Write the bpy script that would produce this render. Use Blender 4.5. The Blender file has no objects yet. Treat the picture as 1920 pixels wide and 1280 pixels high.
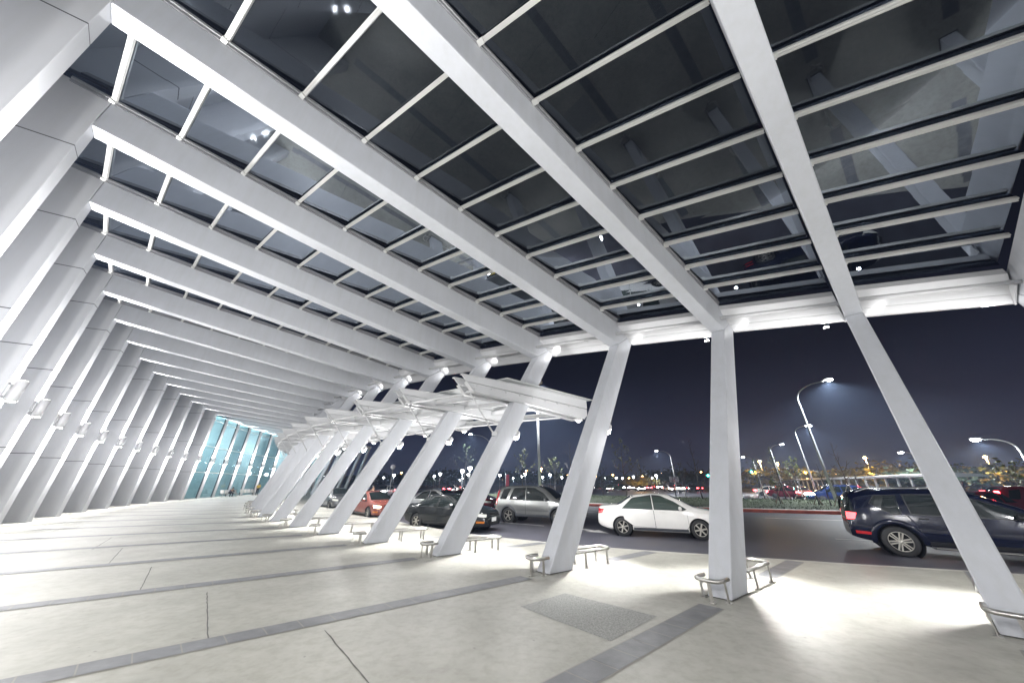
import bpy, bmesh, math, random
from mathutils import Vector, Matrix
PI = math.pi
R = math.radians
sc = bpy.context.scene
COL = sc.collection
random.seed(7)

# ------------------------------------------------------------------ helpers
def tag(o, label=None, cat=None, group=None, kind=None):
    if label: o['label'] = label
    if cat: o['category'] = cat
    if group: o['group'] = group
    if kind: o['kind'] = kind
    return o

def empty(name, loc=(0, 0, 0), rz=0.0):
    o = bpy.data.objects.new(name, None)
    COL.objects.link(o)
    o.location = loc
    o.rotation_euler = (0, 0, rz)
    o.empty_display_size = 0.2
    return o

class MB:
    """collects shapes, builds ONE mesh object"""
    def __init__(s):
        s.v = []; s.f = []; s.mi = []; s.sm = []; s.cur = 0; s.smooth = False
    def add(s, vs, fs, smooth=None):
        b = len(s.v)
        s.v += [tuple(x) for x in vs]
        for f in fs:
            s.f.append([b + i for i in f]); s.mi.append(s.cur); s.sm.append(s.smooth if smooth is None else smooth)
    def box(s, c, d, rz=0.0, M=None):
        hx, hy, hz = d[0] / 2, d[1] / 2, d[2] / 2
        vs = [Vector((x * hx, y * hy, z * hz)) for x in (-1, 1) for y in (-1, 1) for z in (-1, 1)]
        if rz: vs = [Matrix.Rotation(rz, 3, 'Z') @ v for v in vs]
        if M is not None: vs = [M @ v for v in vs]
        c = Vector(c)
        s.add([v + c for v in vs], [(0, 1, 3, 2), (4, 6, 7, 5), (0, 4, 5, 1), (2, 3, 7, 6), (0, 2, 6, 4), (1, 5, 7, 3)], False)
    def bar(s, a, b, w, h, up=(0, 0, 1)):
        """rectangular bar from a to b: w across, h along up"""
        a = Vector(a); b = Vector(b); d = (b - a).normalized(); up = Vector(up)
        sd = d.cross(up).normalized(); u = sd.cross(d).normalized()
        vs = []
        for p in (a, b):
            for i, j in ((-1, -1), (1, -1), (1, 1), (-1, 1)):
                vs.append(p + sd * i * w / 2 + u * j * h / 2)
        s.add(vs, [(3, 2, 1, 0), (4, 5, 6, 7), (0, 1, 5, 4), (1, 2, 6, 5), (2, 3, 7, 6), (3, 0, 4, 7)], False)
    def loft(s, rings, cap=True, smooth=None, closed=True):
        n = len(rings[0]); vs = [p for r in rings for p in r]; fs = []
        for i in range(len(rings) - 1):
            for j in range(n if closed else n - 1):
                k = (j + 1) % n
                fs.append((i * n + j, i * n + k, (i + 1) * n + k, (i + 1) * n + j))
        if cap:
            fs.append(tuple(range(n - 1, -1, -1))); fs.append(tuple((len(rings) - 1) * n + j for j in range(n)))
        s.add(vs, fs, smooth)
    def tube(s, pts, r, n=8, cap=True):
        """round tube through pts; r a radius or a list of them"""
        pts = [Vector(p) for p in pts]
        rr = r if isinstance(r, (list, tuple)) else [r] * len(pts)
        rings = []; ref = None
        for i, p in enumerate(pts):
            a = pts[max(i - 1, 0)]; b = pts[min(i + 1, len(pts) - 1)]
            d = (b - a).normalized()
            if ref is None:
                ref = Vector((0, 0, 1)) if abs(d.z) < 0.9 else Vector((1, 0, 0))
            u = d.cross(ref)
            if u.length < 1e-4:
                ref = Vector((1, 0, 0)); u = d.cross(ref)
            u.normalize(); w = u.cross(d).normalized(); ref = w
            rings.append([p + (u * math.cos(2 * PI * j / n) + w * math.sin(2 * PI * j / n)) * rr[i] for j in range(n)])
        s.loft(rings, cap, True)
    def lathe(s, prof, c=(0, 0, 0), n=16, axis='Z', smooth=True, cap=True):
        """prof: (r, t) pairs along the axis"""
        c = Vector(c); rings = []
        for r, t in prof:
            ring = []
            for j in range(n):
                a = 2 * PI * j / n
                x, y = r * math.cos(a), r * math.sin(a)
                ring.append(c + (Vector((x, y, t)) if axis == 'Z' else Vector((x, t, y)) if axis == 'Y' else Vector((t, x, y))))
            rings.append(ring)
        s.loft(rings, cap, smooth)
    def prism(s, pa, pb):
        """pa, pb: matching polygons (lists of 3D points)"""
        n = len(pa)
        fs = [tuple(range(n - 1, -1, -1)), tuple(range(n, 2 * n))]
        fs += [(i, (i + 1) % n, n + (i + 1) % n, n + i) for i in range(n)]
        s.add(list(pa) + list(pb), fs, False)
    def quad(s, *p):
        s.add(p, [tuple(range(len(p)))], False)
    def grid(s, rows, smooth=True, flip=False):
        n = len(rows[0]); fs = []
        for i in range(len(rows) - 1):
            for j in range(n - 1):
                f = (i * n + j, i * n + j + 1, (i + 1) * n + j + 1, (i + 1) * n + j)
                fs.append(f[::-1] if flip else f)
        s.add([p for r in rows for p in r], fs, smooth)
    def build(s, name, mats, parent=None, bevel=0.0, recalc=True, seg=2):
        me = bpy.data.meshes.new(name)
        me.from_pydata(s.v, [], s.f)
        if not isinstance(mats, (list, tuple)): mats = [mats]
        for m in mats: me.materials.append(m)
        me.polygons.foreach_set('material_index', s.mi)
        me.polygons.foreach_set('use_smooth', s.sm)
        if recalc:
            bm = bmesh.new(); bm.from_mesh(me)
            bmesh.ops.recalc_face_normals(bm, faces=bm.faces)
            bm.to_mesh(me); bm.free()
        me.update()
        o = bpy.data.objects.new(name, me)
        COL.objects.link(o)
        if parent is not None: o.parent = parent
        if bevel:
            b = o.modifiers.new('bevel', 'BEVEL'); b.width = bevel; b.segments = seg; b.limit_method = 'ANGLE'; b.angle_limit = R(35)
        return o

def children(o): return [x for x in COL.objects if x.parent == o]
_KIDS = {}
def copy_tree(o, parent=None):
    c = o.copy(); COL.objects.link(c); c.parent = parent
    for ch in [x for x in list(o.children)]: copy_tree(ch, c)
    return c

# ------------------------------------------------------------------ materials
def nt(name):
    m = bpy.data.materials.new(name); m.use_nodes = True
    t = m.node_tree; b = t.nodes['Principled BSDF']
    return m, t, b
def mat(name, col, rough=0.5, metal=0.0, spec=0.5, noise=0.0, nscale=4.0, coat=0.0, bump=0.0, bscale=60.0, detail=4.0, rvar=0.0):
    m, t, b = nt(name)
    b.inputs['Base Color'].default_value = (*col, 1)
    b.inputs['Roughness'].default_value = rough
    b.inputs['Metallic'].default_value = metal
    b.inputs['Specular IOR Level'].default_value = spec
    if coat:
        b.inputs['Coat Weight'].default_value = coat; b.inputs['Coat Roughness'].default_value = 0.04
    if noise or bump or rvar:
        tc = t.nodes.new('ShaderNodeTexCoord')
        g = t.nodes.new('ShaderNodeNewGeometry')
    if noise or rvar:
        n = t.nodes.new('ShaderNodeTexNoise'); n.inputs['Scale'].default_value = nscale; n.inputs['Detail'].default_value = detail
        n.inputs['Roughness'].default_value = 0.6
        t.links.new(g.outputs['Position'], n.inputs['Vector'])
    if noise:
        r = t.nodes.new('ShaderNodeValToRGB')
        r.color_ramp.elements[0].position = 0.3; r.color_ramp.elements[1].position = 0.7
        r.color_ramp.elements[0].color = (*[c * (1 - noise) for c in col], 1)
        r.color_ramp.elements[1].color = (*[min(1, c * (1 + noise)) for c in col], 1)
        t.links.new(n.outputs['Fac'], r.inputs['Fac']); t.links.new(r.outputs['Color'], b.inputs['Base Color'])
    if rvar:
        mr = t.nodes.new('ShaderNodeMapRange'); mr.inputs['To Min'].default_value = rough - rvar; mr.inputs['To Max'].default_value = rough + rvar
        t.links.new(n.outputs['Fac'], mr.inputs['Value']); t.links.new(mr.outputs['Result'], b.inputs['Roughness'])
    if bump:
        n2 = t.nodes.new('ShaderNodeTexNoise'); n2.inputs['Scale'].default_value = bscale; n2.inputs['Detail'].default_value = 3
        t.links.new(g.outputs['Position'], n2.inputs['Vector'])
        bp = t.nodes.new('ShaderNodeBump'); bp.inputs['Strength'].default_value = bump; bp.inputs['Distance'].default_value = 0.01
        t.links.new(n2.outputs['Fac'], bp.inputs['Height']); t.links.new(bp.outputs['Normal'], b.inputs['Normal'])
    return m
def emit(name, col, strength, sample=False):
    m, t, b = nt(name)
    b.inputs['Base Color'].default_value = (0.02, 0.02, 0.02, 1)
    b.inputs['Emission Color'].default_value = (*col, 1)
    b.inputs['Emission Strength'].default_value = strength
    if not sample: m.cycles.emission_sampling = 'NONE'
    return m

M = {}
M['white'] = mat('satin_silver_white_steel', (0.57, 0.585, 0.62), 0.46, metal=0.1, spec=0.35, noise=0.05, nscale=0.9, rvar=0.07)
M['white2'] = mat('white_painted_tube', (0.6, 0.605, 0.615), 0.42)
M['bar'] = mat('aluminium_glazing_bar', (0.62, 0.62, 0.6), 0.42, metal=0.25)
M['channel'] = mat('grey_glazing_channel', (0.3, 0.3, 0.31), 0.4, metal=0.4)
M['steel'] = mat('brushed_stainless_steel', (0.62, 0.6, 0.57), 0.28, metal=1.0, noise=0.08, nscale=30)
M['dark'] = mat('dark_grey_metal', (0.06, 0.06, 0.065), 0.5)
M['black'] = mat('black_plastic', (0.012, 0.012, 0.013), 0.45)
M['fixture'] = mat('grey_lamp_housing', (0.6, 0.6, 0.61), 0.4, metal=0.1)
M['lamp'] = emit('lamp_lens_white', (1, 0.97, 0.92), 55)
M['lampdim'] = emit('upper_lamp_lens', (1, 0.97, 0.92), 6)
M['lampfar'] = emit('lamp_head_white', (0.92, 0.96, 1.0), 38)
M['lampbig'] = emit('street_lamp_lens', (0.94, 1.0, 0.96), 120)
M['orange'] = emit('sodium_lamp_lens', (1.0, 0.5, 0.16), 60)
M['green'] = emit('traffic_light_green', (0.05, 0.95, 0.75), 40)
M['pole'] = mat('galvanised_lamp_pole', (0.5, 0.52, 0.54), 0.45, metal=0.4)

def streaks(m, lo=0.9, base=None):
    """faint run-off streaks and scuffs multiplied into a painted metal"""
    t = m.node_tree; b = t.nodes['Principled BSDF']; g = t.nodes.new('ShaderNodeNewGeometry')
    mp = t.nodes.new('ShaderNodeMapping'); mp.inputs['Scale'].default_value = (7, 7, 0.5); t.links.new(g.outputs['Position'], mp.inputs['Vector'])
    n = t.nodes.new('ShaderNodeTexNoise'); n.inputs['Scale'].default_value = 1.0; n.inputs['Detail'].default_value = 7; n.inputs['Roughness'].default_value = 0.7; t.links.new(mp.outputs['Vector'], n.inputs['Vector'])
    r = t.nodes.new('ShaderNodeValToRGB'); r.color_ramp.elements[0].position = 0.36; r.color_ramp.elements[0].color = (lo, lo, lo * 0.985, 1); r.color_ramp.elements[1].position = 0.56; r.color_ramp.elements[1].color = (1, 1, 1, 1)
    t.links.new(n.outputs['Fac'], r.inputs['Fac'])
    src = b.inputs['Base Color'].links[0].from_socket
    mx = t.nodes.new('ShaderNodeMix'); mx.data_type = 'RGBA'; mx.blend_type = 'MULTIPLY'; mx.inputs['Factor'].default_value = 1
    t.links.new(src, mx.inputs['A']); t.links.new(r.outputs['Color'], mx.inputs['B']); t.links.new(mx.outputs['Result'], b.inputs['Base Color'])
streaks(M['white'], 0.955)
def panel_mat():
    """white metal cladding with dark open joints at fixed heights"""
    m, t, b = nt('white_metal_cladding')
    g = t.nodes.new('ShaderNodeNewGeometry'); sx = t.nodes.new('ShaderNodeSeparateXYZ')
    t.links.new(g.outputs['Position'], sx.inputs[0])
    last = None
    for z in (2.829, 5.695, 8.67):
        a = t.nodes.new('ShaderNodeMath'); a.operation = 'SUBTRACT'; a.inputs[1].default_value = z
        t.links.new(sx.outputs['Z'], a.inputs[0])
        c = t.nodes.new('ShaderNodeMath'); c.operation = 'ABSOLUTE'; t.links.new(a.outputs[0], c.inputs[0])
        d = t.nodes.new('ShaderNodeMath'); d.operation = 'LESS_THAN'; d.inputs[1].default_value = 0.013
        t.links.new(c.outputs[0], d.inputs[0])
        if last is None: last = d
        else:
            e = t.nodes.new('ShaderNodeMath'); e.operation = 'MAXIMUM'
            t.links.new(last.outputs[0], e.inputs[0]); t.links.new(d.outputs[0], e.inputs[1]); last = e
    n = t.nodes.new('ShaderNodeTexNoise'); n.inputs['Scale'].default_value = 0.8; n.inputs['Detail'].default_value = 5
    t.links.new(g.outputs['Position'], n.inputs['Vector'])
    r = t.nodes.new('ShaderNodeValToRGB'); r.color_ramp.elements[0].color = (0.56, 0.57, 0.595, 1); r.color_ramp.elements[1].color = (0.64, 0.645, 0.665, 1)
    t.links.new(n.outputs['Fac'], r.inputs['Fac'])
    mx = t.nodes.new('ShaderNodeMix'); mx.data_type = 'RGBA'
    t.links.new(last.outputs[0], mx.inputs['Factor']); t.links.new(r.outputs['Color'], mx.inputs['A']); mx.inputs['B'].default_value = (0.03, 0.03, 0.035, 1)
    t.links.new(mx.outputs['Result'], b.inputs['Base Color'])
    b.inputs['Roughness'].default_value = 0.36; b.inputs['Metallic'].default_value = 0.08
    return m
M['panel'] = panel_mat(); streaks(M['panel'], 0.97)

def glass_mat(name, tint, rough=0.02, refl=0.12, dust=0.0):
    """tinted sheet of glass: Fresnel-like mirror over a tinted see-through pane, a little dust"""
    m = bpy.data.materials.new(name); m.use_nodes = True
    t = m.node_tree; t.nodes.clear()
    o = t.nodes.new('ShaderNodeOutputMaterial')
    tr = t.nodes.new('ShaderNodeBsdfTransparent'); tr.inputs['Color'].default_value = (*tint, 1)
    gl = t.nodes.new('ShaderNodeBsdfGlossy'); gl.inputs['Roughness'].default_value = rough; gl.inputs['Color'].default_value = (0.78, 0.87, 1, 1)
    lw = t.nodes.new('ShaderNodeFresnel'); lw.inputs['IOR'].default_value = 1.5
    mp = t.nodes.new('ShaderNodeMapRange'); mp.inputs['From Min'].default_value = 0.04; mp.inputs['From Max'].default_value = 1.0
    mp.inputs['To Min'].default_value = refl; mp.inputs['To Max'].default_value = 0.45
    t.links.new(lw.outputs[0], mp.inputs['Value'])
    mx = t.nodes.new('ShaderNodeMixShader')
    t.links.new(mp.outputs[0], mx.inputs[0]); t.links.new(tr.outputs[0], mx.inputs[1]); t.links.new(gl.outputs[0], mx.inputs[2])
    if dust:
        df = t.nodes.new('ShaderNodeBsdfDiffuse'); df.inputs['Color'].default_value = (0.32, 0.37, 0.42, 1)
        g = t.nodes.new('ShaderNodeNewGeometry')
        n = t.nodes.new('ShaderNodeTexNoise'); n.inputs['Scale'].default_value = 1.3; n.inputs['Detail'].default_value = 7; n.inputs['Roughness'].default_value = 0.65
        t.links.new(g.outputs['Position'], n.inputs['Vector'])
        dm = t.nodes.new('ShaderNodeMapRange'); dm.inputs['From Min'].default_value = 0.3; dm.inputs['From Max'].default_value = 0.75
        dm.inputs['To Min'].default_value = dust * 0.35; dm.inputs['To Max'].default_value = dust * 1.5
        t.links.new(n.outputs['Fac'], dm.inputs['Value'])
        m2 = t.nodes.new('ShaderNodeMixShader')
        t.links.new(dm.outputs[0], m2.inputs[0]); t.links.new(mx.outputs[0], m2.inputs[1]); t.links.new(df.outputs[0], m2.inputs[2]); mx = m2
    t.links.new(mx.outputs[0], o.inputs['Surface'])
    return m
M['roofglass'] = glass_mat('tinted_roof_glass', (0.35, 0.4, 0.45), 0.02, 0.075, 0.002)
M['canopyglass'] = mat('white_canopy_sheet', (0.58, 0.6, 0.6), 0.3)
M['curtain'] = glass_mat('curtain_wall_glass', (0.62, 0.86, 0.9), 0.02, 0.16, 0.02)

def concrete_mat():
    m, t, b = nt('smooth_pale_concrete')
    g = t.nodes.new('ShaderNodeNewGeometry')
    def noise(s, d, r=0.6):
        n = t.nodes.new('ShaderNodeTexNoise'); n.inputs['Scale'].default_value = s; n.inputs['Detail'].default_value = d; n.inputs['Roughness'].default_value = r
        t.links.new(g.outputs['Position'], n.inputs['Vector']); return n
    a = noise(0.55, 6, 0.65); c = noise(7, 6, 0.7); f = noise(70, 3)
    r = t.nodes.new('ShaderNodeValToRGB')
    r.color_ramp.elements[0].position = 0.32; r.color_ramp.elements[0].color = (0.31, 0.304, 0.268, 1)
    r.color_ramp.elements[1].position = 0.68; r.color_ramp.elements[1].color = (0.465, 0.458, 0.412, 1)
    t.links.new(a.outputs['Fac'], r.inputs['Fac'])
    r2 = t.nodes.new('ShaderNodeValToRGB')
    r2.color_ramp.elements[0].position = 0.34; r2.color_ramp.elements[0].color = (0.8, 0.79, 0.76, 1)
    r2.color_ramp.elements[1].position = 0.56; r2.color_ramp.elements[1].color = (1, 1, 1, 1)
    t.links.new(c.outputs['Fac'], r2.inputs['Fac'])
    mx = t.nodes.new('ShaderNodeMix'); mx.data_type = 'RGBA'; mx.blend_type = 'MULTIPLY'; mx.inputs['Factor'].default_value = 1
    t.links.new(r.outputs['Color'], mx.inputs['A']); t.links.new(r2.outputs['Color'], mx.inputs['B'])
    # small dark pits
    v = t.nodes.new('ShaderNodeTexVoronoi'); v.inputs['Scale'].default_value = 3.2
    t.links.new(g.outputs['Position'], v.inputs['Vector'])
    lt = t.nodes.new('ShaderNodeMath'); lt.operation = 'LESS_THAN'; lt.inputs[1].default_value = 0.045
    t.links.new(v.outputs['Distance'], lt.inputs[0])
    m3 = t.nodes.new('ShaderNodeMix'); m3.data_type = 'RGBA'; m3.inputs['B'].default_value = (0.16, 0.155, 0.14, 1)
    ml = t.nodes.new('ShaderNodeMath'); ml.operation = 'MULTIPLY'; ml.inputs[1].default_value = 0.7
    t.links.new(lt.outputs[0], ml.inputs[0]); t.links.new(ml.outputs[0], m3.inputs['Factor'])
    t.links.new(mx.outputs['Result'], m3.inputs['A'])
    t.links.new(m3.outputs['Result'], b.inputs['Base Color'])
    mr = t.nodes.new('ShaderNodeMapRange'); mr.inputs['To Min'].default_value = 0.36; mr.inputs['To Max'].default_value = 0.62
    t.links.new(c.outputs['Fac'], mr.inputs['Value']); t.links.new(mr.outputs['Result'], b.inputs['Roughness'])
    bp = t.nodes.new('ShaderNodeBump'); bp.inputs['Strength'].default_value = 0.12; bp.inputs['Distance'].default_value = 0.004
    t.links.new(f.outputs['Fac'], bp.inputs['Height']); t.links.new(bp.outputs['Normal'], b.inputs['Normal'])
    return m
M['concrete'] = concrete_mat()
M['slate'] = mat('grey_slate_paver', (0.18, 0.183, 0.19), 0.5, noise=0.22, nscale=3.5, bump=0.15, bscale=45)
M['mortar'] = mat('pale_mortar', (0.30, 0.29, 0.265), 0.8)
M['joint'] = mat('dark_joint_sealant', (0.11, 0.107, 0.1), 0.8, noise=0.5, nscale=25)
M['gravel'] = mat('exposed_aggregate', (0.295, 0.297, 0.28), 0.75, noise=0.45, nscale=48, bump=0.6, bscale=70, detail=6)
M['asphalt'] = mat('asphalt', (0.066, 0.066, 0.084), 0.55, noise=0.28, nscale=1.1, bump=0.35, bscale=90, detail=8, rvar=0.12)
M['paint_w'] = mat('white_road_paint', (0.62, 0.62, 0.6), 0.6, noise=0.2, nscale=6)
M['paint_y'] = mat('yellow_road_paint', (0.62, 0.46, 0.1), 0.6, noise=0.2, nscale=6)
M['kerb'] = mat('pale_kerb_stone', (0.4, 0.39, 0.36), 0.7, noise=0.15, nscale=5)
M['redkerb'] = mat('red_painted_kerb', (0.42, 0.085, 0.055), 0.6, noise=0.25, nscale=3)
M['grass'] = mat('mown_grass', (0.045, 0.06, 0.03), 0.9, noise=0.5, nscale=1.7, bump=1.0, bscale=30, detail=8)
M['grassblade'] = mat('grass_blades', (0.05, 0.068, 0.03), 0.8, noise=0.4, nscale=3)
M['bark'] = mat('grey_bark', (0.17, 0.16, 0.15), 0.85, noise=0.35, nscale=9, bump=0.5, bscale=25)
M['darkbark'] = mat('dark_bark', (0.05, 0.047, 0.045), 0.85, noise=0.3, nscale=9)
M['leaf'] = mat('young_yellow_green_leaf', (0.12, 0.15, 0.035), 0.55, noise=0.35, nscale=6)
M['leafdark'] = mat('dark_green_leaf', (0.03, 0.05, 0.022), 0.6, noise=0.4, nscale=1.2)
M['leafyel'] = mat('olive_leaf', (0.13, 0.12, 0.025), 0.6, noise=0.4, nscale=1.2)
M['wood'] = mat('timber_stake', (0.2, 0.17, 0.13), 0.8, noise=0.2, nscale=12)

# car materials
def paint(name, col, rough=0.25, metal=0.0, coat=1.0):
    return mat(name, col, 0.1 if metal == 0 else 0.22, metal=metal, coat=0.0 if metal == 0 else 0.6, noise=0.04, nscale=2, rvar=0.03)
M['p_white'] = paint('white_car_paint', (0.82, 0.81, 0.78))
M['p_navy'] = paint('navy_car_paint', (0.003, 0.005, 0.019), 0.3, 0.0, 0.5)
M['p_silver'] = paint('silver_car_paint', (0.36, 0.37, 0.36), 0.3, 0.6)
M['p_black'] = paint('black_green_car_paint', (0.012, 0.014, 0.015), 0.3, 0, 0.6)
M['p_red'] = paint('faded_red_car_paint', (0.19, 0.06, 0.048), 0.4)
M['p_grey'] = paint('grey_car_paint', (0.12, 0.125, 0.13), 0.3, 0.5)
M['p_maroon'] = paint('maroon_car_paint', (0.12, 0.012, 0.02), 0.3)
M['p_dsilver'] = paint('pale_silver_car_paint', (0.5, 0.51, 0.52), 0.3, 0.4)
M['p_blue'] = paint('blue_car_paint', (0.02, 0.035, 0.11), 0.4)
M['carglass'] = mat('car_window_glass', (0.012, 0.016, 0.016), 0.04, spec=0.6)
M['carglass2'] = mat('green_car_window_glass', (0.055, 0.075, 0.066), 0.05, spec=0.9)
M['seam'] = mat('panel_gap', (0.008, 0.008, 0.008), 0.9)
M['cladding'] = mat('grey_plastic_cladding', (0.055, 0.06, 0.07), 0.55)
M['tyre'] = mat('tyre_rubber', (0.018, 0.018, 0.019), 0.75, bump=0.2, bscale=60)
M['rim'] = mat('alloy_rim', (0.6, 0.58, 0.53), 0.3, metal=0.9)
M['well'] = mat('wheel_well', (0.004, 0.004, 0.004), 0.95)
M['headlamp'] = mat('clear_headlamp', (0.5, 0.5, 0.46), 0.12, spec=0.9)
M['headlamp_on'] = emit('lit_headlamp', (1.0, 0.78, 0.5), 14)
M['farhead'] = emit('distant_headlamp', (1.0, 0.97, 0.92), 60)
M['indicator'] = mat('amber_lens', (0.55, 0.17, 0.02), 0.2)
M['tail'] = mat('red_tail_lens', (0.45, 0.012, 0.015), 0.12, spec=0.9)
M['tail_on'] = emit('lit_tail_lamp', (1.0, 0.045, 0.05), 7)
M['brake_on'] = emit('lit_brake_lamp', (1.0, 0.05, 0.06), 26)
M['plate'] = mat('white_number_plate', (0.7, 0.7, 0.7), 0.5)
M['chrome'] = mat('chrome', (0.75, 0.75, 0.75), 0.12, metal=1.0)
# people
M['skin'] = mat('skin', (0.48, 0.3, 0.21), 0.55)
M['hair'] = mat('black_hair', (0.012, 0.011, 0.01), 0.5)
M['navycloth'] = mat('dark_navy_cloth', (0.025, 0.03, 0.06), 0.85)
M['darkcloth'] = mat('black_cloth', (0.015, 0.015, 0.018), 0.85)
M['yellowcloth'] = mat('yellow_cloth', (0.62, 0.4, 0.05), 0.85)
M['redcloth'] = mat('dark_red_cloth', (0.25, 0.05, 0.04), 0.85)
M['sign'] = mat('white_sign_sheet', (0.62, 0.62, 0.64), 0.5)
M['totemred'] = mat('red_banner_cloth', (0.5, 0.05, 0.09), 0.6)

# ------------------------------------------------------------------ plan of the curved building
CX, CY, RC = 37.018, 68.362, 70.564       # centre and radius of the arc the columns stand on
TH0, DTH, SKEW = -2.02295, -0.04469, -0.44419
SK = -0.18
def fr(k):
    th = TH0 + (k if k >= 0 else k * 1.05) * DTH
    O = Vector((CX + RC * math.cos(th), CY + RC * math.sin(th)))
    a = th + PI + SKEW
    return O, Vector((math.cos(a), math.sin(a))), Vector((-math.sin(a), math.cos(a)))
def P(k, s, n, z):
    """point on frame k: s metres towards the road, n metres along the building, z up"""
    O, e, nn = fr(k)
    sk = -0.16 - 0.11 * max(0, min(1, -s / 8))
    q = O + e * (s + sk * n) + nn * n
    return Vector((q.x, q.y, z))
TURN = {1: 0.015, 0: 0.045}
def PB(k, s, n, z):
    """the same for the roof and wall side, which turn a little about the column head in the nearest frames"""
    ds = TURN.get(k, 0.09 if k < 0 else 0.0); sc_ = sct(k)
    if ds == 0.0 or s >= sc_: return P(k, s, n, z)
    K = P(k, sc_, 0, 0); d = P(k, s, n, 0) - K; c, i = math.cos(ds), math.sin(ds)
    return Vector((K.x + d.x * c - d.y * i, K.y + d.x * i + d.y * c, z))
def zct(k): return 5.727 + 0.152 * min(k, 9) + 0.05 * max(0, k - 9)
def sct(k): return 3.527 - 0.047 * min(k, 9) - 0.01 * max(0, k - 9)
def zwt(k): return 9.308 - 0.018 * (k - 8)
def swt(k): return -9.236 + 0.044 * (min(k, 12) - 8)
SWB = -9.132
def slope(k): return (zct(k) - zwt(k)) / (sct(k) - swt(k))
DEP = 0.95
def ztop(k, s): return zwt(k) + DEP + slope(k) * (s - swt(k))
def colout(k, z): return 0.649 + sct(k) / zct(k) * z
def knee_out(k):
    s = 4.4
    for _ in range(30): s = colout(k, ztop(k, s))
    return s, ztop(k, s)
TW, TC = 0.42, 0.347     # thickness of a frame at the wall and at the column
K0, K1 = -3, 26
# ------------------------------------------------------------------ the ground
def polar(th, r, z=0.0):
    t = R(th); return Vector((CX + r * math.cos(t), CY + r * math.sin(t), z))
KERB = [(-205, 65.2), (-150, 65.2), (-140, 65.3), (-134.5, 65.75), (-129, 66.5), (-125, 67.15), (-121.5, 67.1), (-117, 66.4), (-114, 66.0), (-108, 65.6), (-95, 65.3), (-60, 65)]
def rkerb(th):
    for (a, ra), (b, rb) in zip(KERB, KERB[1:]):
        if a <= th <= b:
            u = (th - a) / (b - a); u = u * u * (3 - 2 * u) * 0.5 + u * 0.5
            return ra + (rb - ra) * u
    return 65.2
ROADZ = -0.12
g = MB(); g.quad((-1500, -1500, ROADZ - 0.01), (1500, -1500, ROADZ - 0.01), (1500, 1500, ROADZ - 0.01), (-1500, 1500, ROADZ - 0.01))
tag(g.build('ground', M['asphalt'], recalc=False), kind='structure')
rd = MB()
ths = [-205 + i * 1.0 for i in range(146)]
rd.grid([[polar(t, rkerb(t) - 0.02, ROADZ) for t in ths], [polar(t, 47.9, ROADZ) for t in ths]], False)
tag(rd.build('road', M['asphalt']), kind='structure')
pv = MB()
rows = [[polar(t, rkerb(t) + 0.12, 0) for t in ths], [polar(t, 74, 0) for t in ths], [polar(t, 82, 0) for t in ths], [polar(t, 100, 0) for t in ths]]
pv.grid(rows, False)
tag(pv.build('pavement', M['concrete']), kind='structure')
def kerb(name, r_of, w, h0, h1, m, t0=-205, t1=-60, st=1.0):
    k = MB(); n = int((t1 - t0) / st)
    prof = []
    for i in range(n + 1):
        t = t0 + i * st; r = r_of(t)
        prof.append([polar(t, r, h0), polar(t, r, h1 - 0.015), polar(t, r + (0.015 if w > 0 else -0.015), h1), polar(t, r + w, h1), polar(t, r + w, h0)])
    k.loft(prof, True, False)
    return tag(k.build(name, m), kind='structure')
kerb('kerb', lambda t: rkerb(t), 0.12, -0.2, 0.004, M['kerb'])
# thin painted lines on the road
def arc_line(name, r, t0, t1, w, m, z=ROADZ + 0.004):
    l = MB(); n = max(2, int((t1 - t0) / 0.4))
    l.grid([[polar(t0 + (t1 - t0) * i / n, (r(t0 + (t1 - t0) * i / n) if callable(r) else r) + j * w, z) for i in range(n + 1)] for j in (0, 1)], False)
    return tag(l.build(name, m), kind='structure')
arc_line('road_edge_line', lambda t: rkerb(t) - 0.42, -140, -121.5, 0.12, M['paint_y'])
arc_line('lane_line', 62.45, -127.3, -124.6, 0.13, M['paint_w'])
arc_line('lane_line', 62.45, -150, -130, 0.13, M['paint_w'])
arc_line('lane_line', 60.55, -118.4, -117.3, 0.12, M['paint_w'])
arc_line('lane_line', 60.55, -114.6, -113.4, 0.12, M['paint_w'])
arc_line('lane_line', 52.3, -115.0, -108.5, 0.14, M['paint_w'])
arc_line('lane_line', 57.0, -131, -124.5, 0.13, M['paint_w'])
arc_line('lane_line', 54.0, -130, -122.5, 0.13, M['paint_w'])
ar = MB(); a0 = polar(-123.6, 62.2, ROADZ + 0.004); a1 = polar(-121.6, 63.2, ROADZ + 0.004)
d = (a1 - a0).normalized(); sd = Vector((-d.y, d.x, 0))
ar.quad(a0 - sd * 0.12, a1 - d * 0.9 - sd * 0.12, a1 - d * 0.9 + sd * 0.12, a0 + sd * 0.12)
ar.quad(a1 - d * 0.9 - sd * 0.4, a1, a1 - d * 0.9 + sd * 0.4)
tag(ar.build('road_arrow', M['paint_w'], recalc=False), kind='structure')

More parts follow.
